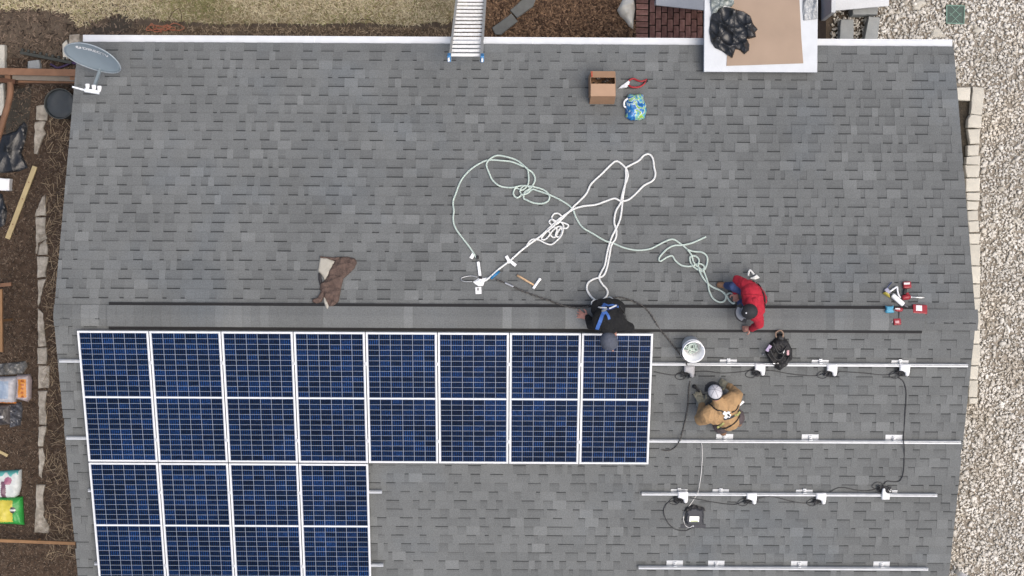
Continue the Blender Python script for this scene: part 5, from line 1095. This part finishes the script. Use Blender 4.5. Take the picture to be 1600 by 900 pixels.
def hand(caps, wrist, tip, up, g_, spread=.3, side=1, s=1.0):
    """palm, four fingers of different lengths bent at the knuckles, thumb from the side of the palm"""
    w0, t0 = vec(wrist), vec(tip); d = (t0-w0).normalized(); sd = d.cross(vec(up)).normalized(); u = sd.cross(d)
    pe = w0+d*.085*s
    caps.append((w0, pe, .026*s, .03*s, g_)); caps.append((w0+sd*.018*s, pe+sd*.026*s, .02*s, .017*s, g_)); caps.append((w0-sd*.018*s, pe-sd*.026*s, .02*s, .017*s, g_))
    for k, (o_, L) in enumerate(((-.033, .062), (-.011, .076), (.011, .08), (.033, .07))):
        a = pe+sd*o_*s; dd = (d+sd*spread*o_*14).normalized(); b_ = a+dd*L*.55*s; c_ = b_+(dd-u*.45).normalized()*L*.5*s
        caps.append((a, b_, .0115*s, .0105*s, g_)); caps.append((b_, c_, .0105*s, .009*s, g_))
    a = w0+d*.03*s+sd*side*.03*s; b_ = a+(d*.5+sd*side).normalized()*.045*s; c_ = b_+(d+sd*side*.35).normalized()*.035*s
    caps.append((a, b_, .015*s, .0125*s, g_)); caps.append((b_, c_, .0125*s, .01*s, g_))
def head(caps, c, face, up, g_=2):
    c, f, u = vec(c), vec(face).normalized(), vec(up); u = (u-f*u.dot(f)).normalized(); sd = f.cross(u)
    caps.append((c+u*.035-f*.015, c+u*.03+f*.012, .088, .086, g_)); caps.append((c-u*.045+f*.02, c-u*.07+f*.045, .066, .042, g_))
    caps.append((c+f*.085, c+f*.108-u*.028, .012, .015, g_))                                  # nose
    for s_ in (-1, 1): caps.append((c+sd*s_*.083+u*.01, c+sd*s_*.085-u*.025, .017, .012, g_))     # ears
    caps.append((c+f*.085-u*.056-sd*.018, c+f*.085-u*.056+sd*.018, .009, .009, g_))
    return f, u, sd
def eyes(r, c, f, u, sd):
    c = vec(c)
    for s_ in (-1, 1): part(MB().ball(c+f*.083+sd*s_*.032+u*.004, .011, 0, 8), 'eye', mat('eye_dark', (.02, .015, .012), .3), r, True)
def dome(c, f, u, sd, R, zlow, mb, mi=0, sc=1.0, mifn=None, lean=0.0):
    u, f = (u-f*lean).normalized(), (f+u*lean).normalized()
    """knitted or sewn crown following the skull"""
    n = 24; k = 9; vs = []
    for i in range(k):
        a = math.pi/2*(i/(k-1)); rr_ = max(.001, R*math.sin(a)) if i else .001
        for j in range(n):
            t = 2*math.pi*j/n; z = R*math.cos(a)*sc if i < k-1 else zlow
            vs.append(vec(c)+u*z+f*rr_*1.12*math.cos(t)+sd*rr_*math.sin(t))
    fs = []; ms = []
    for i in range(k-1):
        for j in range(n):
            fs.append((i*n+j, i*n+(j+1) % n, (i+1)*n+(j+1) % n, (i+1)*n+j)); ms.append(mifn(i/(k-2), (j+.5)/n) if mifn else mi)
    return mb.add(vs, fs, ms)
def brim(c, f, u, sd, R, L, drop, mb, mi=0):
    vs = []; n = 12
    for z in (0, .006):
        for i in range(5):
            for j in range(n+1):
                t = -1.05+2.1*j/n; rr_ = R+L*i/4*math.cos(t*.62)
                vs.append(vec(c)+f*(rr_*1.08*math.cos(t))+sd*(rr_*math.sin(t)*(1-.1*i/4))+u*(-drop*(i/4)-.02*t*t*(i/4)+z))
    fs = []; K = 5*(n+1)
    for o_ in (0, K):
        for i in range(4):
            for j in range(n): q = (o_+i*(n+1)+j, o_+i*(n+1)+j+1, o_+(i+1)*(n+1)+j+1, o_+(i+1)*(n+1)+j); fs.append(q if o_ else q[::-1])
    for j in range(n): fs.append((4*(n+1)+j, 4*(n+1)+j+1, K+4*(n+1)+j+1, K+4*(n+1)+j))
    return mb.add(vs, fs, mi)
def strap(r, fr, bv, pts, wd, m, name='harness_strap', off=.006, sub=6):
    """webbing laid over the body: pixel path dropped along the sight line onto the clothes"""
    loc = []
    for x, y in [(p.x, p.y) for p in smooth_pts([(a, b_, 0) for a, b_ in pts], sub)]:
        o_ = fr.w(CAM); d = fr.inv @ ray(x, y); h = bv.ray_cast(o_, d.normalized())
        if h[0] is None: continue
        n_ = h[1] if h[1].z > 0 else -h[1]; loc.append((h[0]+n_*off, n_))
    if len(loc) < 3: return
    b = MB(); vs = []
    for i, (p, n_) in enumerate(loc):
        t = (loc[min(i+1, len(loc)-1)][0]-loc[max(i-1, 0)][0]).normalized(); s_ = t.cross(n_).normalized()
        vs += [p-s_*wd/2, p+s_*wd/2, p+s_*wd/2+n_*.004, p-s_*wd/2+n_*.004]
    fs = []
    for i in range(len(loc)-1):
        for k in range(4): fs.append((i*4+k, i*4+(k+1) % 4, i*4+4+(k+1) % 4, i*4+4+k))
    b.add(vs, fs); return part(b, name, m, r)
# ---- worker in black, kneeling at the ridge and reaching over the panel edge
fr = Frame(950, 497, 'R'); J = lambda x, y, h: fr.l(x, y, h)
m_hood = mat('black_fleece', (.007, .0075, .0085), .95, scale=30, var=.3, bump=.5, bscale=120); m_dpant = mat('charcoal_canvas', (.035, .036, .04), .9, scale=20, var=.2, bump=.4); m_boot = mat('brown_boot', ap(150, 112, 84), .7, var=.15); m_glove = mat('work_glove', ap(150, 148, 138), .8, var=.2)
cp = []
pel, ch, nk, hd = J(950, 484, .44), J(949, 508, .58), J(951, 521, .62), J(953, 537, .64)
cp += [(J(938, 482, .42), J(962, 482, .42), .135, .135, 0), (pel, J(950, 496, .54), .165, .17, 0), (J(942, 500, .54), J(960, 500, .54), .15, .15, 0), (J(936, 506, .56), J(968, 506, .56), .105, .105, 0), (ch, nk, .14, .07, 0), (nk, hd, .06, .058, 2)]
cp += [(J(934, 506, .56), J(923, 508, .36), .075, .062, 0), (J(923, 508, .36), J(919, 496, .13), .06, .045, 0)]
cp += [(J(970, 506, .56), J(985, 512, .38), .075, .062, 0), (J(985, 512, .38), J(966, 514, .2), .058, .044, 0)]
hand(cp, J(918, 496, .1), J(905, 491, .07), (0, 0, 1), 2, .75, 1, 1.08)
hand(cp, J(962, 515, .19), J(955, 520, .165), (0, 0, 1), 2, .2, -1)
for s_, x in ((-1, 936), (1, 964)):
    cp += [(J(950+s_*9, 482, .4), J(x, 505, .16), .1, .075, 1), (J(x, 505, .15), J(x, 480, .09), .07, .052, 1), (J(x, 480, .08), J(x+s_*2, 477, .05), .05, .05, 4), (J(x+s_*2, 478, .055), J(x+s_*2, 490, .05), .045, .038, 4)]
face, upv = (.42, -.9, .02), (.0, .1, 1)
f, u, sd = head(cp, hd, face, upv)
r, body, bv = person(fr, 'person in black hoodie with blue harness and grey beanie leaning over the panels', cp, [m_hood, m_dpant, m_skin, m_glove, m_boot])
b = MB(); dome(vec(hd)+u*.024-f*.036, f, u, sd, .12, -.04, b, 0, 1.25, None, .8); part(b, 'beanie', mat('grey_knit', ap(98, 104, 118), .9, scale=60, var=.15, bump=.7, bscale=90), r, True); eyes(r, hd, f, u, sd)
b = MB(); capsule(b, vec(nk)+Vector((-.06, .05, .02)), vec(nk)+Vector((.06, .05, .02)), .055, .055); part(b, 'hood', m_hood, r, True)
m_blue = mat('blue_webbing', ap(72, 118, 198), .7, var=.12, scale=50); m_blue2 = mat('navy_webbing', ap(40, 66, 130), .7)
strap(r, fr, bv, [(943, 477), (944, 486), (941, 494), (937, 504), (933, 514)], .05, m_blue)
strap(r, fr, bv, [(943, 475), (950, 478), (957, 477), (966, 480)], .035, m_blue); strap(r, fr, bv, [(946, 487), (950, 493), (952, 499)], .035, m_blue); strap(r, fr, bv, [(948, 484), (957, 482), (964, 477)], .03, m_blue2)
strap(r, fr, bv, [(952, 483), (957, 481), (962, 478)], .02, m_wht, 'harness_label', .014); strap(r, fr, bv, [(936, 481), (943, 482), (948, 482)], .02, m_wht, 'harness_label', .014); strap(r, fr, bv, [(941, 487), (945, 486), (948, 483)], .035, mat('steel', (.42, .43, .45), .35), 'back_ring', .016)
strap(r, fr, bv, [(968, 478), (975, 488), (978, 500)], .018, m_black, 'side_strap')
fr2 = Frame(930, 474, 'R'); b = MB(); b.tube([fr2.l(930+6*math.cos(a*.7), 474+5*math.sin(a*.7), .42) for a in range(9)], .01, 8, 0, False, True); b.tube(smooth_pts([fr2.l(x, y, h) for x, y, h in [(930, 469, .12), (929, 471, .3), (930, 479, .42), (927, 485, .45)]], 5), .013, 8); solo(b, 'rope_loop', m_rope, 'white rope loop clipped to the back of the person in black', 'rope loop', fr2, None, True)
fr2 = Frame(955, 467, 'R'); b = MB(); b.tube(smooth_pts([fr2.l(x, y, h) for x, y, h in [(949, 470, .1), (951, 465, .22), (955, 466, .34), (959, 470, .42)]], 5), .015, 8); solo(b, 'rope_tail', m_rope, 'short white rope end behind the hips of the person in black', 'rope end', fr2, None, True)
# ---- worker in red, kneeling on the rear slope facing left
fr = Frame(1175, 470, 'R'); J = lambda x, y, h: fr.l(x, y, h)
m_redh = mat('red_fleece', ap(198, 40, 62), .9, scale=12, var=.1, bump=.4, bscale=60); m_jean = mat('blue_denim', ap(70, 90, 140), .9, scale=40, var=.2, bump=.3)
cp = []
pel, ch, nk, hd = J(1180, 467, .35), J(1175, 470, .58), J(1172, 479, .66), J(1170, 487, .72)
cp += [(J(1179, 456, .32), J(1183, 476, .32), .12, .12, 0), (pel, J(1178, 469, .5), .165, .165, 0), (J(1170, 450, .52), J(1180, 490, .54), .115, .11, 0), (J(1174, 458, .55), J(1180, 482, .55), .145, .14, 0), (ch, nk, .12, .07, 0), (nk, hd, .06, .058, 2)]
cp += [(J(1166, 446, .53), J(1152, 437, .4), .085, .066, 0), (J(1152, 437, .4), J(1149, 455, .25), .06, .046, 0)]
cp += [(J(1183, 492, .54), J(1186, 506, .38), .085, .068, 0), (J(1186, 506, .38), J(1175, 513, .22), .06, .046, 0)]
hand(cp, J(1149, 458, .23), J(1150, 472, .1), (-.3, 0, 1), 2, .2, 1); hand(cp, J(1173, 513, .21), J(1162, 514, .12), (0, 0, 1), 2, .2, -1)
cp += [(J(1180, 458, .32), J(1147, 448, .34), .095, .075, 1), (J(1147, 448, .33), J(1136, 446, .1), .068, .05, 1), (J(1138, 446, .06), J(1124, 445, .045), .05, .042, 4)]
cp += [(J(1181, 476, .3), J(1160, 474, .12), .095, .072, 1), (J(1160, 474, .11), J(1182, 478, .09), .066, .05, 1), (J(1182, 478, .08), J(1187, 479, .055), .05, .045, 4)]
face, upv = (-.82, -.25, -.5), (-.4, -.1, .9)
f, u, sd = head(cp, hd, face, upv)
r, body, bv = person(fr, 'person in red hoodie, jeans and black cap kneeling above the ridge', cp, [m_redh, m_jean, m_skin, m_glove, m_boot])
b = MB(); m_cap = mat('black_cap', (.016, .017, .02), .8, var=.2); m_capg = mat('grey_mesh', ap(150, 154, 162), .8, var=.08, scale=80)
dome(vec(hd)+u*.02-f*.01, f, u, sd, .108, -.025, b, 0, 1.0, lambda a, t: 1 if (.45 < a < .9 and (t < .15 or t > .85)) else 0); part(b, 'cap', [m_cap, m_capg], r, True)
b = MB(); brim(vec(hd)+u*.0, f, u, sd, .105, .095, .01, b); b.m = [1 if (48 <= i < 96 and (i-48)//12 < 3 and 2 <= (i-48) % 12 <= 9) else 0 for i in range(len(b.m))]; part(b, 'cap_brim', [m_cap, m_capg], r, True); eyes(r, hd, f, u, sd)
part(MB().ball(vec(hd)+u*.13-f*.01, .012, 0, 8), 'cap_button', m_wht, r, True)
b = MB(); capsule(b, vec(nk)+Vector((.04, -.09, .0)), vec(nk)+Vector((.06, .08, -.01)), .06, .055); part(b, 'hood', m_redh, r, True)
strap(r, fr, bv, [(1186, 446), (1191, 456), (1194, 466), (1195, 480)], .03, m_black); strap(r, fr, bv, [(1176, 440), (1182, 442), (1188, 448)], .03, m_black)
strap(r, fr, bv, [(1160, 460), (1175, 460), (1192, 462)], .006, mat('red_seam', ap(150, 26, 46), .9), 'seam', .003)
fr2 = Frame(1178, 433, 'R'); b = MB(); b.tube(smooth_pts([fr2.l(x, y, .1) for x, y in [(1169, 431), (1170, 425), (1172, 422), (1175, 425), (1178, 429)]], 5), .014, 8); lump(b, [tuple(fr2.l(x, y, .1))[:2] for x, y in [(1172, 435), (1178, 432), (1183, 429), (1188, 434), (1181, 437)]], .02, .02, .02, folds(3, 40, .5), 0, .06); solo(b, 'rope_end', m_rope, 'white strap end sticking out behind the person in red', 'strap', fr2, None, True)
# ---- worker in tan, kneeling between the rails
fr = Frame(1125, 640, 'R'); J = lambda x, y, h: fr.l(x, y, h)
m_tan = mat('tan_duck', ap(196, 160, 116), .9, scale=10, var=.1, bump=.5, bscale=50); m_gpant = mat('grey_work_trousers', ap(96, 86, 88), .9, scale=20, var=.15, bump=.4); m_yel = mat('yellow_glove', ap(176, 170, 146), .8, var=.15, scale=50)
cp = []
pel, ch, nk, hd = J(1139, 656, .36), J(1127, 636, .56), J(1121, 625, .62), J(1117, 613, .66)
cp += [(J(1127, 664, .33), J(1150, 652, .33), .125, .125, 1), (pel, J(1133, 646, .48), .16, .165, 0), (J(1118, 648, .5), J(1140, 632, .52), .145, .14, 0), (J(1108, 645, .53), J(1144, 622, .55), .105, .1, 0), (ch, nk, .125, .07, 0), (nk, hd, .06, .058, 2)]
cp += [(J(1107, 648, .53), J(1096, 654, .38), .125, .1, 0), (J(1094, 655, .38), J(1097, 634, .16), .068, .05, 0)]
cp += [(J(1146, 624, .55), J(1151, 618, .42), .112, .09, 0), (J(1152, 615, .42), J(1140, 604, .22), .064, .048, 0)]
hand(cp, J(1097, 632, .14), J(1092, 620, .08), (0, 0, 1), 3, .25, 1, 1.25); hand(cp, J(1138, 603, .2), J(1130, 599, .12), (0, 0, 1), 3, .25, -1, 1.15)
for s_, (kx, ky, fx, fy) in ((-1, (1112, 640, 1128, 672)), (1, (1140, 622, 1152, 658))):
    cp += [(J(1138+s_*9, 658-s_*6, .33), J(kx, ky, .13), .1, .078, 1), (J(kx, ky, .12), J(fx, fy, .09), .07, .052, 1), (J(fx, fy, .08), J(fx+2, fy+4, .055), .05, .048, 4)]
face, upv = (-.35, .8, -.5), (-.1, .3, .9)
f, u, sd = head(cp, hd, face, upv)
r, body, bv = person(fr, 'person in tan jacket and white cap kneeling between the top two rails', cp, [m_tan, m_gpant, m_skin, m_yel, m_boot])
b = MB(); dome(vec(hd)+u*.022-f*.01, f, u, sd, .1, -.03, b, 0, 1.0, lambda a, t: 1 if a > .86 else 0); part(b, 'cap', [mat('white_cap', ap(226, 226, 232), .8, scale=40, var=.08), m_cap], r, True)
b = MB(); brim(vec(hd)+u*.0, f, u, sd, .096, .075, .025, b); part(b, 'cap_brim', m_cap, r, True); eyes(r, hd, f, u, sd)
b = MB()
for t_ in (0, 1.047, 2.094):
    cc_ = vec(hd)+u*.022-f*.01; b.tube([cc_+u*.1*math.sin(a_)+(f*1.12*math.cos(t_)+sd*math.sin(t_))*.101*math.cos(a_) for a_ in [math.pi*(.12+.76*i/14) for i in range(15)]], .0035, 6)
part(b, 'cap_seam', mat('seam_shade', ap(150, 150, 160), .8), r, True)
m_hiv = mat('hi_vis_webbing', ap(206, 206, 132), .7, var=.12, scale=40)
strap(r, fr, bv, [(1103, 628), (1112, 634), (1120, 640), (1128, 642), (1132, 646)], .018, m_black); strap(r, fr, bv, [(1154, 632), (1150, 640), (1143, 644)], .02, m_black)
strap(r, fr, bv, [(1130, 644), (1135, 647), (1141, 650)], .05, m_wht, 'harness_pad', .014); strap(r, fr, bv, [(1139, 642), (1136, 648), (1133, 653)], .04, m_wht, 'harness_pad', .013); strap(r, fr, bv, [(1136, 646), (1138, 648), (1139, 649)], .025, m_black, 'back_ring', .022)
strap(r, fr, bv, [(1121, 668), (1127, 664), (1131, 660)], .03, m_hiv); strap(r, fr, bv, [(1147, 649), (1152, 648), (1156, 644)], .03, m_hiv); strap(r, fr, bv, [(1131, 655), (1140, 653), (1150, 648)], .03, m_dpant); strap(r, fr, bv, [(1122, 670), (1135, 668), (1148, 660), (1155, 650)], .025, m_black, 'tool_belt')
fr2 = Frame(1159, 630, 'R'); solo(MB().bar(fr2.l(1155, 633, .3), fr2.l(1162, 627, .3), .035, .02, 0, bev=.005), 'lanyard_tag', m_wht, 'white tag sticking out behind the shoulder of the person in tan', 'tag', fr2)
fr2 = Frame(1096, 625, 'S'); b = MB(); lump(b, pl(fr2, [(1088, 618), (1097, 616), (1108, 620), (1107, 626), (1098, 632), (1094, 640), (1087, 632)]), .1, .05, .018, folds(66, 22, .5), 0, .016); solo(b, 'grey_rag', mat('grey_rag', ap(164, 164, 156), .9, var=.1), 'crumpled grey rag under the left hand of the person in tan', 'rag', fr2, None, True)
fr2 = Frame(1087, 608, 'S'); b = MB(); b.bar(fr2.l(1086, 604, .03), fr2.l(1094, 614, .035), .03, .03, 0, bev=.008).ball(fr2.l(1085, 604, .035), .032, 0, 10); solo(b, 'ratchet', m_black, 'black ratchet tool lying in front of the person in tan', 'tool', fr2, None, True)
